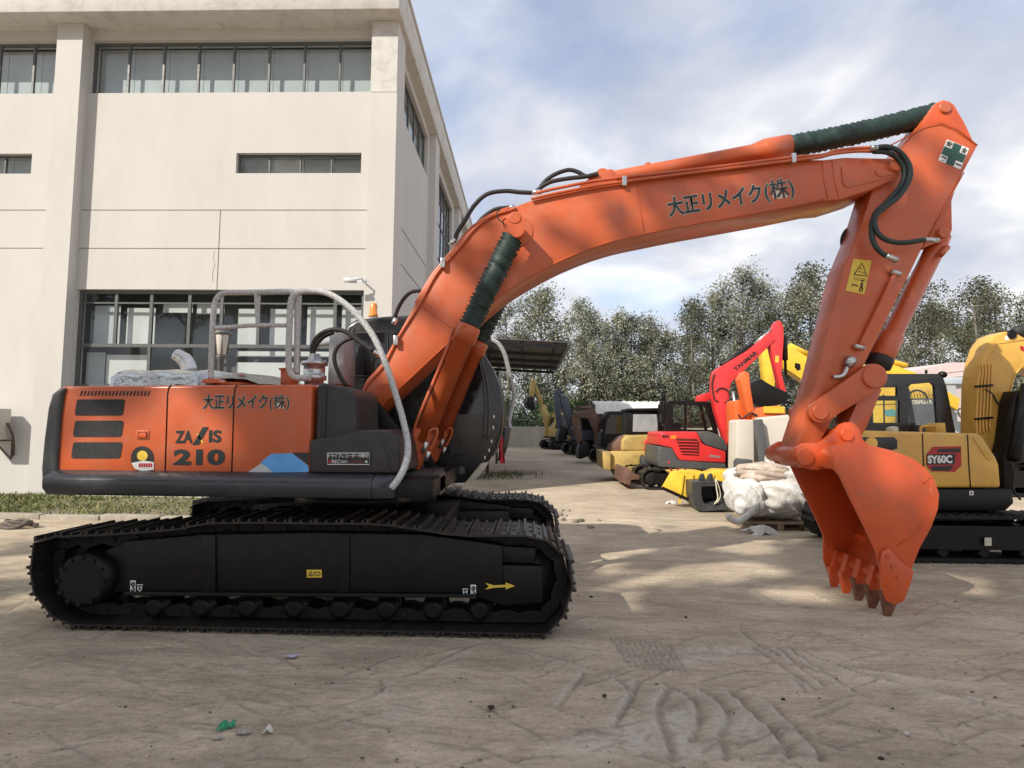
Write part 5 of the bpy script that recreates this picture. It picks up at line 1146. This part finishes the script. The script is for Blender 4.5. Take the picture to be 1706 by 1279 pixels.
MB().prism(P2([(1160,672),(1162,659),(1186,652),(1190,662),(1172,672)],YRB+.5),YRB+.5,YRB+.7).build('boom_guard',REDP,yr,.02)
MB().prism(P2([(1212,746),(1230,742),(1237,770),(1230,782),(1212,780)],YR),YR+.2,YR+.75).build('swing_bracket',BLACKP,yr,.02)
bko=P2([(1243,640),(1262,632),(1276,641),(1304,654),(1308,661),(1302,671),(1282,678),(1262,678),(1248,668)],YRB)
MB().prism(bko,YRB-.25,YRB+.5).build('bucket',BLACKP,yr,.02)
MB().prism(P2([(1040,806),(1043,781),(1049,781),(1052,790),(1066,792),(1066,799),(1052,800),(1050,809)],YR),YR+.05,YR+1.85).build('dozer_blade',BROWNP,yr,.01)

# ---- generic crawler excavator for the far row (built in its own axes, facing +x)
def far_excavator(name,label,loc,yaw,sc,body,cabm,boomm,pose,group,cwm=None):
    t=thing(name,label,'excavator',(loc[0],loc[1],0),group,yaw,True); t.scale=(sc,sc,sc)
    for s_ in (-1,1): flat_track(t,-1.35,1.35,0,.68,s_*.85-.25,s_*.85+.25,n=34,m=TRACKM)
    MB().box(-.7,.7,-.6,.6,.3,.85).build('carbody',BLACKP,t,.02)
    MB().prism([(-1.15,.9),(.95,.9),(1.0,1.1),(.95,1.55),(-1.0,1.7),(-1.15,1.5)],-1.05,.1).build('engine_hood',body,t,.05,3)
    MB().sweepz([(-1.0,-1.1),(-1.45,-.7),(-1.55,0),(-1.45,.7),(-1.0,1.1)],.88,1.62).build('counterweight',cwm or body,t,.05,3)
    MB().box(-1.0,1.1,-1.0,1.05,.80,.895).build('deck_frame',BLACKP,t,.02)
    cb=MB().prism([(-.25,.9),(-.25,2.45),(-.1,2.62),(.75,2.62),(.98,2.3),(1.15,1.45),(1.1,.9)],.15,1.02).build('cab',cabm,t,.05,3)
    for y0,y1 in ((.145,.149),(1.022,1.026)): MB().prism([(-.15,1.5),(-.15,2.4),(.68,2.45),(.86,2.2),(.98,1.5)],y0,y1).build('window',GL_DK,cb)
    mb=MB(); mb.add([(1.118,.22,1.55),(1.118,.95,1.55),(.99,.95,2.28),(.99,.22,2.28)],[(0,1,2,3)]); mb.add([(1.128,.22,1.55),(1.128,.95,1.55),(1.0,.95,2.28),(1.0,.22,2.28)],[(0,1,2,3)]); mb.build('window',GL_DK,cb)
    el,tp,ae,bk_=pose
    def beam(a,b,w0,w1,th,nm,m_):
        a,b=Vector((a[0],a[1])),Vector((b[0],b[1])); d=(b-a).normalized(); n=Vector((-d.y,d.x))
        pts=[a-n*w0,a+n*w0*.8,a.lerp(b,.35)+n*w0*1.25,b+n*w1,b-n*w1,a.lerp(b,.4)-n*w0*1.0]
        return MB().prism([tuple(p) for p in pts],-.10-th,-.10+th).build(nm,m_,t,.02)
    foot=(.85,1.2)
    b1=beam(foot,el,.20,.24,.19,'boom',boomm); MB().prism([(el[0]-.22,el[1]+.16),(el[0]+.15,el[1]+.22),(tp[0],tp[1]+.11),(tp[0]+.03,tp[1]-.11),(el[0]+.05,el[1]-.25)],-.285,.085).build('boom_tip',boomm,b1,.02)
    beam(tp,ae,.19,.11,.14,'arm',boomm)
    MB().lathe((foot[0]+.15,-.34,foot[1]-.1),(el[0]*.8+foot[0]*.2,-.34,el[1]*.75+foot[1]*.25),[(0,.05),(.03,.08),(.6,.08),(.61,.045),(1,.045)],10).build('boom_cylinder',boomm,t)
    MB().lathe((el[0],-.1,el[1]+.30),(tp[0]+.1,-.1,tp[1]+.34),[(0,.05),(.03,.08),(.6,.08),(.61,.045),(1,.045)],10).build('arm_cylinder',boomm,t)
    c=Vector((ae[0],ae[1])); pr=[c+Vector(q) for q in ((.05,.15),(.35,.05),(.5,-.3),(.35,-.65),(-.05,-.8),(-.15,-.7),(-.1,-.25))]
    if bk_: pr=[c+Vector((-(p-c).x,(p-c).y)) for p in pr]
    MB().prism([tuple(p) for p in pr],-.5,.3).build('bucket',BLACKP,t,.02)
    return t
G='machines lined up along the yard'
far_excavator('crawler_excavator','farthest small yellow excavator in front of the boundary wall with its arm raised',(2.35,40.5),R(200),.95,YELD,YELD,YELD,((1.5,3.0),(2.2,4.9),(2.35,3.6),False),G)
far_excavator('crawler_excavator','blue grey excavator with dark folded boom second from the far end of the row',(3.35,33.5),R(192),.92,YELD,BLUEG,BLUEG,((1.5,3.4),(1.9,3.9),(1.75,1.6),True),G,BLUEG)
far_excavator('crawler_excavator','brown and black excavator with rusty folded boom between the blue grey one and the bulldozer',(4.0,26.2),R(188),.86,BROWNP,BLACKP,BROWNP,((1.4,2.5),(2.25,2.45),(2.0,1.0),True),G,BROWNP)
# yellow bulldozer
YD=17.3
bd=thing('bulldozer','dusty yellow bulldozer with black cab standing left of the red excavator','bulldozer',(3.3,18.2,0),G)
hb=MB().prism(P2([(1036,752),(1037,734),(1041,727),(1048,724.5),(1086,723.5),(1090,752)],YD),YD+.1,YD+1.1).build('engine_hood',YELD,bd,.08,4)
c=at(1053,723,YD+.3); MB().cyl(c-Vector((0,0,.03)),c+Vector((0,0,.06)),.05,None,10).build('filler_cap',BLACKP,bd)
cb=MB().prism(P2([(1047,726),(1049,686),(1052,682),(1109,681),(1111,686),(1112,726)],YD),YD+.15,YD+1.3).build('cab',BLACKP,bd,.05); MB().prism(P2([(1046,684),(1047,680),(1112,679),(1113,684)],YD),YD+.05,YD+1.4).build('cab_roof',BLACKP,cb,.02)
PGL=mat('dusty_pane',(.34,.36,.37),.2,0,.25,2,(.2,.2,.2),.5)
plate([(1055,690),(1094,690),(1097,719),(1054,719)],YD+.142,PGL,'window',cb,.006)
MB().prism(P2([(1016,752),(1020,742),(1038,726),(1044,727),(1040,752)],YD),YD+.3,YD+.9).build('lift_arm',BROWNP,bd,.02)
MB().prism(P2([(1017,752),(1070,751),(1112,753),(1112,790),(1040,790),(1027,782),(1017,781)],YD),YD+.05,YD+1.2).build('main_frame',YELD,bd,.03)
MB().prism(P2([(1003,752),(1016.5,752),(1016.5,783),(1005,781)],YD),YD-.1,YD+1.5).build('side_plate',YELD,bd,.02)
MB().prism(P2([(1055,757),(1070,756),(1066,762),(1065,778),(1060,778),(1060,762)],YD),YD-.02,YD+.045).build('support_post',YELD,bd,.01)
plate([(1072,760),(1098,760),(1098,779),(1072,779)],YD+.03,GREYP,'dark_panel',bd,.015,.004)
a=xz(1036,800,YD)[0]; flat_track(bd,a,a+1.9,0,.52,YD+.05,YD+.40,n=30); flat_track(bd,a,a+1.9,0,.52,YD+1.2,YD+1.55,n=30)
bl_=MB(); pr=P2([(1028,787),(1030,783),(1033,784),(1040,797),(1045,804),(1042,806),(1036,800)],YD); bl_.prism([(x,max(.02,z)) for x,z in pr],YD-.15,YD+1.7); bl_.build('blade',BROWNP,bd,.01)
# small red machine tail peeking out behind the red excavator
sr=thing('small_red_excavator','small red excavator half hidden behind the bright red one','excavator',(3.9,17.6,0),G)
YS=17.3; MB().prism(P2([(1074,757),(1075,733),(1082,730),(1112,730),(1112,757)],YS),YS,YS+.9).build('engine_hood',REDP,sr,.03,3)
mb=MB()
for k in range(4): mb.prism(P2([(1077+k*5,738),(1078.5+k*5,738),(1078.5+k*5,753),(1077+k*5,753)],YS),YS-.012,YS+.01)
mb.build('grille',BLACKP,sr); MB().prism(P2([(1066,760),(1112,759),(1112,778),(1068,778)],YS),YS,YS+.9).build('lower_skirt',GREYP,sr,.02)
a=xz(1063,800,YS); flat_track(sr,a[0],a[0]+1.5,0,.45,YS-.05,YS+.22,n=26)
# white tarpaulin covered store behind the row
ts=thing('tarp_shed','long low store under a wavy white tarpaulin roof behind the row of machines','shed',(6.0,32,0))
mb=MB(); vs=[];nn=44
xa,xb=xz(992,690,31)[0],xz(1116,690,31)[0]
for i in range(nn+1):
    x=xa+(xb-xa)*i/nn; w=.06*abs(math.sin(i*.72))+.02*math.sin(i*2.3)
    vs+=[(x,30.95,2.25+w*.4),(x,31.05,2.72+w),(x,32.6,2.95+w),(x,34.2,2.4)]
mb.add(vs,[(4*i+j,4*i+j+1,4*i+5+j,4*i+4+j) for i in range(nn) for j in range(3)],True); n=len(vs); mb.add([(a,b,c-.02) for a,b,c in vs],[(4*i+j,4*i+j+1,4*i+5+j,4*i+4+j) for i in range(nn) for j in range(3)],True)
mb.build('tarpaulin_roof',mat('white_tarpaulin',(.72,.72,.66),.6,0,.1,2,(.45,.44,.38),.4,.2,8),ts); MB().box(xa+.1,xb-.1,31.2,34,0,2.24).build('wall',mat('dark_store_wall',(.07,.07,.065),.8,0,.3,1),ts)
# shed with the pale pink corrugated roof
ps=thing('pink_roof_shed','shed with a pale pink corrugated roof far behind the yellow cab','shed',(19,27,0))
PINK=mat('pale_pink_sheet',(.62,.50,.49),.6,0,.08,1.5,(.45,.36,.34),.4)
mb=MB(); p0=at(1478,626,26); p1=at(1588,604,26); p2=at(1660,606,26)
vs=[];xs_=np.linspace(p0.x,p2.x,60)
for i,x in enumerate(xs_):
    z=(p0.z+(p1.z-p0.z)*min(1,(x-p0.x)/(p1.x-p0.x)))+.02*(i%2); zl=at(1480,640,26).z
    vs+=[(x,26,min(z,zl+.02)),(x,26.0,z),(x,31,z+.1)]
mb.add(vs,[(3*i+j,3*i+j+1,3*i+4+j,3*i+3+j) for i in range(59) for j in range(2)])
mb.build('roof_sheet',PINK,ps); mb=MB()
for k in range(4): mb.prism([(p0.x+.5+k*.01,p0.z-.05-.22*k),(p2.x,p2.z-.12-.22*k),(p2.x,p2.z-.15-.22*k),(p0.x+.5,p0.z-.08-.22*k)],25.97,25.99)
mb.box(p0.x+.3,p2.x-.1,26.05,31,0,at(1480,640,26).z); mb.build('wall',PINK,ps)
# pale lorry cab behind the compact excavator
lr=thing('lorry','pale grey lorry with dark cab window and side mirror behind the yellow compact excavator','lorry',(13.2,18.6,0)); YLr=17.5
PALE=mat('pale_grey_cab_paint',(.42,.45,.46),.4,0,.08,3,(.3,.3,.29),.3)
cbl=open_cab(lr,[(1568,722),(1572,640),(1580,635),(1650,633),(1662,640),(1668,722)],YLr,YLr+2.2,[[(1592,640),(1622,638),(1628,655),(1626,698),(1620,704),(1595,702)]],PALE,gl=GL_CAB)
MB().prism(P2([(1566,640),(1571,629),(1655,626),(1668,634),(1668,640)],YLr),YLr-.05,YLr+2.25).build('roof',mat('pale_blue_roof',(.40,.46,.50),.45,0,.1,3),lr,.03)
MB().prism(P2([(1566,724),(1670,724),(1672,790),(1566,790)],YLr),YLr+.02,YLr+2.18).build('lower_body',PALE,lr,.03)
MB().tube(crom(P3([(1584,683),(1592,681),(1600,690),(1612,703),(1621,706)],YLr-.12),4),.016,8).build('mirror_arm',STEEL,lr); MB().tube(P3([(1585,668),(1584,684)],YLr-.12),.03,8).build('grab_handle',STEEL,lr)
mb=MB(); c=at(1608,690,YLr+.5)
mb.tube([c+Vector((.20*math.cos(a),.10*math.sin(a),.19*math.sin(a))) for a in np.linspace(0,6.283,17)],.02,6); mb.build('steering_wheel',BLACKP,lr); seat(lr,xz(1606,700,YLr)[0],YLr+.9,1.95,None,cbl)
MB().box(12.4,17.0,17.7,19.5,.6,.95).build('chassis',BLACKP,lr,.02)
for x in (13.2,16.2):
    for y in (17.55,19.3): w=MB().lathe((x,y,.45),(x,y+.28,.45),[(0,.2),(.02,.42),(.2,.45),(.8,.45),(.98,.42),(1,.2)],22); w.build('wheel',RUBBER,lr)
# yellow excavator with raised boom behind the slabs
YY=18.2
ya=thing('yellow_excavator','bright yellow excavator behind the concrete slabs with its boom rising above them','excavator',(11.5,19,0))
MB().prism(P2([(1299,579),(1303,572),(1309,571),(1348,596),(1410,628),(1480,668),(1525,700),(1520,738),(1440,694),(1339,634),(1308,613)],YY),YY,YY+.4).build('boom',YELB,ya,.02,2)
MB().prism(P2([(1270,590),(1278,580),(1300,572),(1309,582),(1300,600),(1292,640),(1298,668),(1308,690),(1301,695),(1290,672),(1276,648)],YY),YY+.05,YY+.35).build('arm',YELB,ya,.02,2)
MB().lathe(at(1314,575,YY+.2),at(1350,592,YY+.2),[(0,.05),(.03,.09),(1,.09)],10).build('arm_cylinder',YELB,ya)
plate([(1325,604),(1333,606),(1334,615),(1328,617),(1324,611)],YY-.012,BLACKP,'boom_lug',ya,.01)
MB().tube(P3([(1336,632),(1338,650)],YY-.08),.05,8).build('boom_cylinder',STEEL,ya)
MB().box(11.4,12.9,18.4,20.2,1.31,2.3).build('engine_hood',YELD,ya,.05)
MB().box(10,13,18.2,20.4,.8,1.3).build('deck_frame',BLACKP,ya,.03)
for y in (18.0,20.0): flat_track(ya,9.6,13.2,0,.9,y,y+.5,n=34,m=TRACKM)
YZ=14.6
yz=thing('yellow_excavator','yellow excavator with dark lettered counterweight seen through the compact excavator cab','excavator',(11,15.4,0))
cwz=MB().prism(P2([(1506,664),(1566,664),(1570,668),(1570,735),(1506,735)],YZ),YZ,YZ+.36).build('counterweight',GREYP,yz,.05)
text('CATERPILLAR',(1509,673.5),(1553,672.5),YZ,6.5,CREAM,cwz,off=.04)
MB().prism(P2([(1506,664),(1508,640),(1530,634),(1556,640),(1560,664)],YZ+.2),YZ+.2,YZ+1.8).build('engine_hood',YELB,yz,.04)
YH=YZ+.38
hy=MB().prism(P2([(1440,660),(1474,657),(1508,657),(1508,745),(1440,745)],YH),YH,YH+1.4).build('engine_hood',YELB,yz,.03); sm=MB(); seam(sm,[(1472,657),(1474,745)],YH-.001,.02); seam(sm,[(1440,675),(1508,672)],YH-.001,.008); sm.build('panel_seam',BLACKP,hy)
plate([(1474,683),(1488,681),(1492,686),(1507,688),(1507,693),(1476,693)],YH-.008,mat('teal_sticker',(.12,.38,.38),.4),'teal_sticker',hy,.004)
mb=MB()
for k in range(9): mb.tube([at(1509+k*5,641+k*.6,YZ+.18),at(1514+k*5,660,YZ+.18)],.012,5)
mb.build('hood_slat',YELD,yz)
MB().tube(crom(P3([(1512,668),(1516,655),(1528,650),(1540,655),(1545,663)],YZ-.1),5),.025,6).build('handrail',BLACKP,yz)
MB().prism(P2([(1440,612),(1462,600),(1480,603),(1500,611),(1530,622),(1600,664),(1596,684),(1520,640),(1470,622),(1440,628)],YZ+2.2),YZ+2.2,YZ+2.6).build('boom',YELB,yz,.02)
MB().lathe(at(1466,597,YZ+2.4),at(1512,609,YZ+2.4),[(0,.04),(.04,.07),(.96,.07),(1,.04)],10).build('arm_cylinder',YELB,yz)
MB().box(9.0,12.6,14.7,16.9,.75,1.2).build('deck_frame',BLACKP,yz,.03)
for y in (14.7,16.6): flat_track(yz,9.6,12.9,0,.85,y,y+.5,n=34,m=TRACKM)
# orange machine behind the slabs
YO=13.4
og=thing('orange_excavator','orange excavator lying low behind the pale slabs under the black bucket','excavator',(5.6,13.9,0))
OR2=mat('bright_orange_paint',(.75,.14,.03),.45,0,.1,3)
MB().prism(P2([(1233,632),(1240,618),(1248,620),(1251,648),(1258,690),(1247,694),(1240,660)],YO),YO,YO+.35).build('boom',OR2,og,.02)
MB().prism(P2([(1234,668),(1242,664),(1254,700),(1252,740),(1236,740)],YO),YO+.36,YO+1.0).build('swing_post',OR2,og,.02)
hd=MB().prism(P2([(1252,740),(1252,690),(1262,680),(1300,675),(1310,682),(1312,740)],YO),YO,YO+1.3).build('engine_hood',OR2,og,.04)
mb=MB(); mb.box(5.3,5.75,13.35,13.42,1.95,2.1); mb.build('headlamp_box',YELB,og)
MB().tube(crom(P3([(1230,690),(1236,697),(1250,688),(1262,692)],YO-.05),5),.02,6).build('hose',RUBBER,og)
MB().box(4.9,6.2,13.4,14.7,.5,1.3).build('deck_frame',BLACKP,og,.03)
for y in (13.3,14.4): flat_track(og,4.7,6.5,0,.5,y,y+.35,n=30,m=TRACKM)
# ---- concrete slabs, dark strip between them
YSl=11.6
SLAB=mat('pale_concrete_slab',(.56,.51,.44),.85,0,.10,.8,(.38,.34,.28),.35,.12,7)
for px,l in (([(1226,845),(1228,701),(1232,699),(1257,699.5),(1258,845)],'pale concrete slab left of the dark grey strip'),([(1269,845),(1268,703),(1274,695),(1330,690),(1365,692),(1368,845)],'big pale concrete slab with a rounded corner right of the dark grey strip')):
    tag(MB().prism([(a,max(b,0)) for a,b in P2(px,YSl)],YSl,YSl+.5).build('concrete_slab',SLAB,None,.03,3),l,'concrete slab')
tag(MB().prism([(a,max(b,0)) for a,b in P2([(1256.5,699),(1269.5,698),(1276,740),(1290,798),(1292,838),(1272,838),(1268,790),(1262,740)],YSl-.1)],YSl-.14,YSl-.02).build('dark_strip',mat('dark_grey_strip',(.085,.088,.09),.6,0,.12,3),None,.01),'dark grey leaning strip between the two pale slabs','steel plate')  # leaning dark grey strip set over the gap between the slabs
tag(MB().prism([(a,max(b,0)) for a,b in P2([(1231,838),(1231,770),(1235,764),(1254,766),(1258,790),(1262,838)],10.9)],10.9,11.2).build('steel_bracket',GREYP,None,.01),'small dark grey steel bracket standing before the left slab','bracket')
# ---- yellow blade and buckets on the ground
yb=thing('loader_bucket','wide yellow loader bucket lying on the ground','bucket',(3.6,12.9,0)); Yb=12.1
P_=lambda pts,Y=Yb:[(a,max(b,.0)) for a,b in P2(pts,Y)]
bkY=MB().prism(P_([(1103,812),(1118,786),(1124,787),(1170,793),(1230,785),(1236,800),(1236,842),(1170,842)]),Yb,Yb+.06).build('back_plate',YELB,yb,.006)
mb=MB(); mb.prism(P_([(1118,786),(1150,784),(1170,785),(1180,790),(1200,783),(1228,784),(1232,790),(1200,792),(1170,797),(1124,791)],Yb),Yb+.07,Yb+.6); mb.build('upper_shell',YELB,yb,.02)
mb=MB()
for x in (1136,1152,1168,1186): mb.prism(P_([(x,790),(x+3,790),(x-3,838),(x-6,838)]),Yb-.04,Yb-.001)
mb.build('rib',YELB,yb)
plate([(1210,808),(1217,796),(1217,806),(1213,814)],Yb-.008,BROWNP,'rust_gap',yb,.004)
MB().prism(P_([(1100,814),(1104,810),(1172,841),(1170,846)],Yb),Yb-.08,Yb-.01).build('cutting_edge',BLACKP,yb)
mb=MB(); q=random.Random(4)
for k in range(16):
    a=at(1118+k*3.2,785+k*.9,Yb+.2); mb.tube([a,a+Vector((q.uniform(-.1,.14),q.uniform(-.1,.1),q.uniform(.02,.12)))],.014,5)
tag(mb.build('scrap_pile',mat('dark_red_scrap',(.22,.03,.025),.7,0,.3,9)),'tangle of dark red scrap bars on the yellow bucket','scrap')
bb=thing('black_bucket','black excavator bucket with open mouth in front of the yellow bucket','bucket',(3.65,11.6,0)); Yk=11.45
GB=mat('black_grey_bucket_paint',(.045,.047,.05),.45,0,.2,4,(.09,.085,.08),.4)
k0=[(1153,803),(1205,802),(1212,808),(1222,842),(1216,848),(1172,852),(1163,850),(1157,842),(1153,826)]
out=P_(k0,Yk); cbx=xz(1188,827,Yk)
mb=MB(); inn_=[(cbx[0]+(a-cbx[0])*.62+.03,cbx[1]+(b-cbx[1])*.62+.02) for a,b in out]; n=len(out)
vs=[(a,Yk,b) for a,b in out]+[(a,Yk+.02,b) for a,b in inn_]+[(cbx[0]+(a-cbx[0])*.5+.02,Yk+.55,cbx[1]+(b-cbx[1])*.5+.02) for a,b in out]+[(a*.0+cbx[0]+(a-cbx[0])*.85,Yk+.75,b) for a,b in out]
fs=[(i,(i+1)%n,n+(i+1)%n,n+i) for i in range(n)]+[(n+i,n+(i+1)%n,2*n+(i+1)%n,2*n+i) for i in range(n)]+[tuple(range(2*n,3*n))]+[(i,3*n+i,3*n+(i+1)%n,(i+1)%n) for i in range(n)]+[tuple(range(3*n,4*n))]
mb.add(vs,fs); mb.build('shell',GB,bb)
for x in (1174,1188): MB().prism(P_([(x-6,803),(x-3,794),(x,790),(x+4,790),(x+6,797),(x+7,803)],Yk),Yk+.2,Yk+.26).build('bucket_ear',GB,bb,.01)
mb=MB(); mb.tube(crom(P3([(1192,798),(1194,815),(1196,830),(1190,840)],Yk-.02),5),.014,6); mb.tube(crom(P3([(1193,798),(1199,815),(1200,828),(1194,838)],Yk-.03),5),.010,6); mb.build('lifting_strap',CREAM,bb)
# ---- plastic wrapped goods
WR=mat('clear_stretch_wrap',(.62,.61,.58),.25,0,.2,5,(.45,.36,.26),.5,.9,12,coat=.3); WR2=mat('crumpled_white_plastic',(.66,.66,.64),.4,0,.12,6,(.50,.48,.42),.4,.8,16); SACK=mat('brown_sack_in_film',(.46,.37,.30),.45,0,.3,4,(.72,.68,.62),.6,.6,14)
def lump(c,r,seed,m,name,label,parent=None,flat=.03,sub=4):
    bm=bmesh.new(); bmesh.ops.create_icosphere(bm,subdivisions=sub+1,radius=1); q=random.Random(seed); ph=[(q.uniform(1.5,5),q.uniform(1.5,5),q.uniform(1.5,5),q.uniform(0,6)) for _ in range(7)]
    for v in bm.verts:
        p=v.co.copy(); p=Vector([math.copysign(abs(x)**.7,x) for x in p]); k=1+sum(.045/(1+.3*i)*math.sin(a*2.2*p.x+b*2.2*p.y+e*2.2*p.z+d) for i,(a,b,e,d) in enumerate(ph))-.07*sum(abs(math.sin(a*4.3*p.x+e*1.2*p.y+b*5.1*p.z+d))**.5 for a,b,e,d in ph[:4])/4-.035*abs(math.sin(ph[5][0]*9*p.x+ph[5][1]*7*p.z+ph[6][2]*6*p.y))**.5
        v.co=Vector((c[0]+p.x*r[0]*k,c[1]+p.y*r[1]*k,max(flat,c[2]+p.z*r[2]*k)))
    mb=MB(); bm.verts.index_update(); mb.add([v.co[:] for v in bm.verts],[[v.index for v in f.verts] for f in bm.faces],True); bm.free()
    o=mb.build(name,m,parent)
    if label: tag(o,label,'wrapped goods','plastic wrapped goods by the slabs')
    return o
pal=thing('wooden_pallet','wooden pallet under the plastic wrapped load','pallet',(3.9,9.7,0)); WOOD=mat('weathered_wood',(.28,.22,.15),.9,0,.25,6)
a0=at(1236,880,9.6).x; a1=at(1352,880,9.6).x
mb=MB()
for k in range(6): mb.box(a0,a1,9.55+k*.17,9.66+k*.17,.10,.122)
mb.build('deck_board',WOOD,pal); mb=MB()
for x in (a0+.05,(a0+a1)/2,a1-.12): mb.box(x,x+.09,9.55,10.5,.0,.098)
mb.build('bearer',WOOD,pal)
lump((at(1288,850,9.9).x,10.0,.44),(.58,.42,.32),3,WR,'wrapped_load','big white plastic wrapped load on the wooden pallet',flat=.13)
lump((at(1246,840,9.7).x,9.75,.50),(.26,.26,.30),5,WR2,'wrapped_bag','rounded silvery bag at the left of the wrapped load',flat=.13)
lump((at(1275,808,10.2).x,10.3,.86),(.46,.35,.17),8,SACK,'wrapped_sack','brown streaked sack in film lying on top of the wrapped load',flat=.4)
lump((at(1318,822,10.2).x,10.3,.74),(.45,.35,.24),12,WR,'wrapped_bag','pale plastic bag at the right on top of the wrapped load',flat=.3)
lump((at(1255,796,10.9).x,10.9,.50),(.55,.3,.48),17,WR2,'wrapped_bag','whitish bag standing behind the load against the slab')
lump((at(1312,760,11.1).x,11.1,.72),(.42,.3,.70),23,WR,'wrapped_roll','tall pale film covered roll against the big slab')
mb=MB(); mb.tube(crom(P3([(1212,858),(1218,864),(1230,868),(1246,858),(1258,845)],9.4),5),.05,9); tag(mb.build('plastic_tube',WR2),'rolled pale plastic tube on the ground left of the pallet','plastic')
def sheet(c,w,d,h,n,seed,m,name,label,cat):
    q=random.Random(seed); vs=[];ph=[(q.uniform(4,16)/max(w,d),q.uniform(4,16)/max(w,d),q.uniform(0,6)) for _ in range(9)]
    for i in range(n):
        for j in range(n):
            u,v=(i/(n-1)-.5)*2,(j/(n-1)-.5)*2; rr=1+.25*math.sin(3*math.atan2(v,u)+seed)+.12*math.sin(7*math.atan2(v,u)+2*seed)
            x=u*w*rr;y=v*d*rr; z=h*max(0,1-(u*u+v*v)*.5)*.5+h*.35*sum(abs(math.sin(a*x+b*y+e)) for a,b,e in ph)/3
            vs.append((c[0]+x,c[1]+y,c[2]+.004+max(0,z-.1*h)))
    mb=MB(); mb.add(vs,[(i*n+j,(i+1)*n+j,(i+1)*n+j+1,i*n+j+1) for i in range(n-1) for j in range(n-1)])
    return tag(mb.build(name,m),label,cat)
GP=mat('green_plastic',(.03,.27,.13),.35,0,.2,30,(.10,.40,.25),.4,.3,30); CLR=mat('dull_clear_plastic',(.34,.32,.28),.25,0,.3,30,(.5,.48,.44),.5,.5,40); PAP=mat('dirty_white_paper',(.60,.57,.5),.7,0,.15,20)
def crumple(px,py,r,seed,m,name,label,cat,rz=0):
    """crumpled film: a folded sheet pushed together, with sharp random creases and torn edges"""
    g0=gr(px,py); q=random.Random(seed); n=26; vs=[]; cr=[(q.uniform(0,6.28),q.uniform(2,9),q.uniform(0,6.28),q.uniform(.3,1)) for _ in range(8)]
    for i in range(n):
        for j in range(n):
            u,v=(i/(n-1)-.5)*2,(j/(n-1)-.5)*2; e=1-.22*abs(math.sin(5*math.atan2(v,u)+seed))-.12*abs(math.sin(11*math.atan2(v,u)))
            x=u*e;y=v*e; f=sum(w*abs(((k*(x*math.cos(a)+y*math.sin(a))+b)/3.14)%2-1) for a,k,b,w in cr)/sum(c[3] for c in cr)
            z=max(0,(1-.75*(u*u+v*v))*.55+(f-.45)*1.3); X_=r[0]*(x*.85+.18*math.sin(3*y+seed)); Y_=r[1]*(y*.85+.2*math.sin(4*x))
            vs.append((g0.x+X_*math.cos(rz)-Y_*math.sin(rz),g0.y+X_*math.sin(rz)+Y_*math.cos(rz),.004+r[2]*z))
    mb=MB(); mb.add(vs,[(i*n+j,(i+1)*n+j,(i+1)*n+j+1,i*n+j+1) for i in range(n-1) for j in range(n-1)])
    return tag(mb.build(name,m),label,cat)
crumple(1266,889,(.27,.19,.16),3,WR2,'plastic_sheet','crumpled white plastic sheet on the ground before the pallet','plastic')
crumple(1118,839,(.14,.09,.10),6,WR2,'plastic_scrap','small white plastic scrap beside the yellow bucket','litter')
crumple(376,1212,(.058,.046,.055),2,GP,'green_plastic_bag','crumpled green plastic bag on the ground in the foreground','litter',.4)
crumple(408,1221,(.055,.022,.020),5,CLR,'clear_plastic_strip','dull clear plastic strip between the green bag and the white scrap','litter')
crumple(446,1219,(.038,.028,.042),9,PAP,'white_paper_scrap','crumpled off white paper scrap right of the green bag','litter')
crumple(364,1230,(.032,.018,.014),12,CLR,'clear_plastic_strip','small clear plastic scrap just below the green bag','litter')
mb=MB(); ps_=[gr(470,1095),gr(503,1093),gr(487,1100),gr(476,1098)]; mb.add([(p.x,p.y,.012+.004*i) for i,p in enumerate(ps_)],[(0,1,2,3)]); mb.add([(p.x,p.y,.009+.004*i) for i,p in enumerate(ps_)],[(3,2,1,0)])
tag(mb.build('paper_flyer',mat('lilac_white_paper',(.62,.58,.72),.6,0,.1,20)),'small lilac white triangular paper flyer on the ground in front of the track','litter')
for i,(px,py,r,l) in enumerate(((818,1180,.015,'dark brown clod of earth at the foreground centre'),(1143,998+31,.010,'small dark stone on the ground right of the track'),(1007,1160,.011,'dark crumb of mud in the tyre marks'),(1305,1166,.010,'dark pebble right of the curved tyre ridges'),(1468,1265,.012,'dark stone near the bottom right edge'),(1510,1224,.013,'pale stone in the right foreground'),(1094,1142,.010,'dark pebble at the top of the tyre ridges'),(985,995,.013,'tiny dark pebble close to the idler end of the track'))):
    g0=gr(px,py); tag(MB().ball((g0.x,g0.y,r*.5),r*1.3,r,r*.8,9,6,.2,i).build('stone',mat('pale_pebble',(.5,.47,.42),.9) if 'pale' in l else mat('dark_clod',(.05,.042,.034),.95,0,.3,30)),l,'stone')
# scattered grit and small clods over the yard
mb=MB(); q=random.Random(99)
for i in range(520):
    g0=gr(q.uniform(-20,1726),q.choice((q.uniform(850,1000),q.uniform(960,1290),q.uniform(1000,1290)))); r=q.choice((.003,.003,.004,.005,.007))*q.uniform(.7,1.3); mb.m=q.choice((0,1,1)); mb.ball((g0.x,g0.y,r*.4),r*1.4,r,r*.7,6,4,.25,i)
tag(mb.build('grit',[mat('brown_grit',(.13,.11,.09),.95),mat('pale_grit',(.38,.34,.29),.9)]),'loose grit and small clods scattered over the yard','grit',kind='stuff')
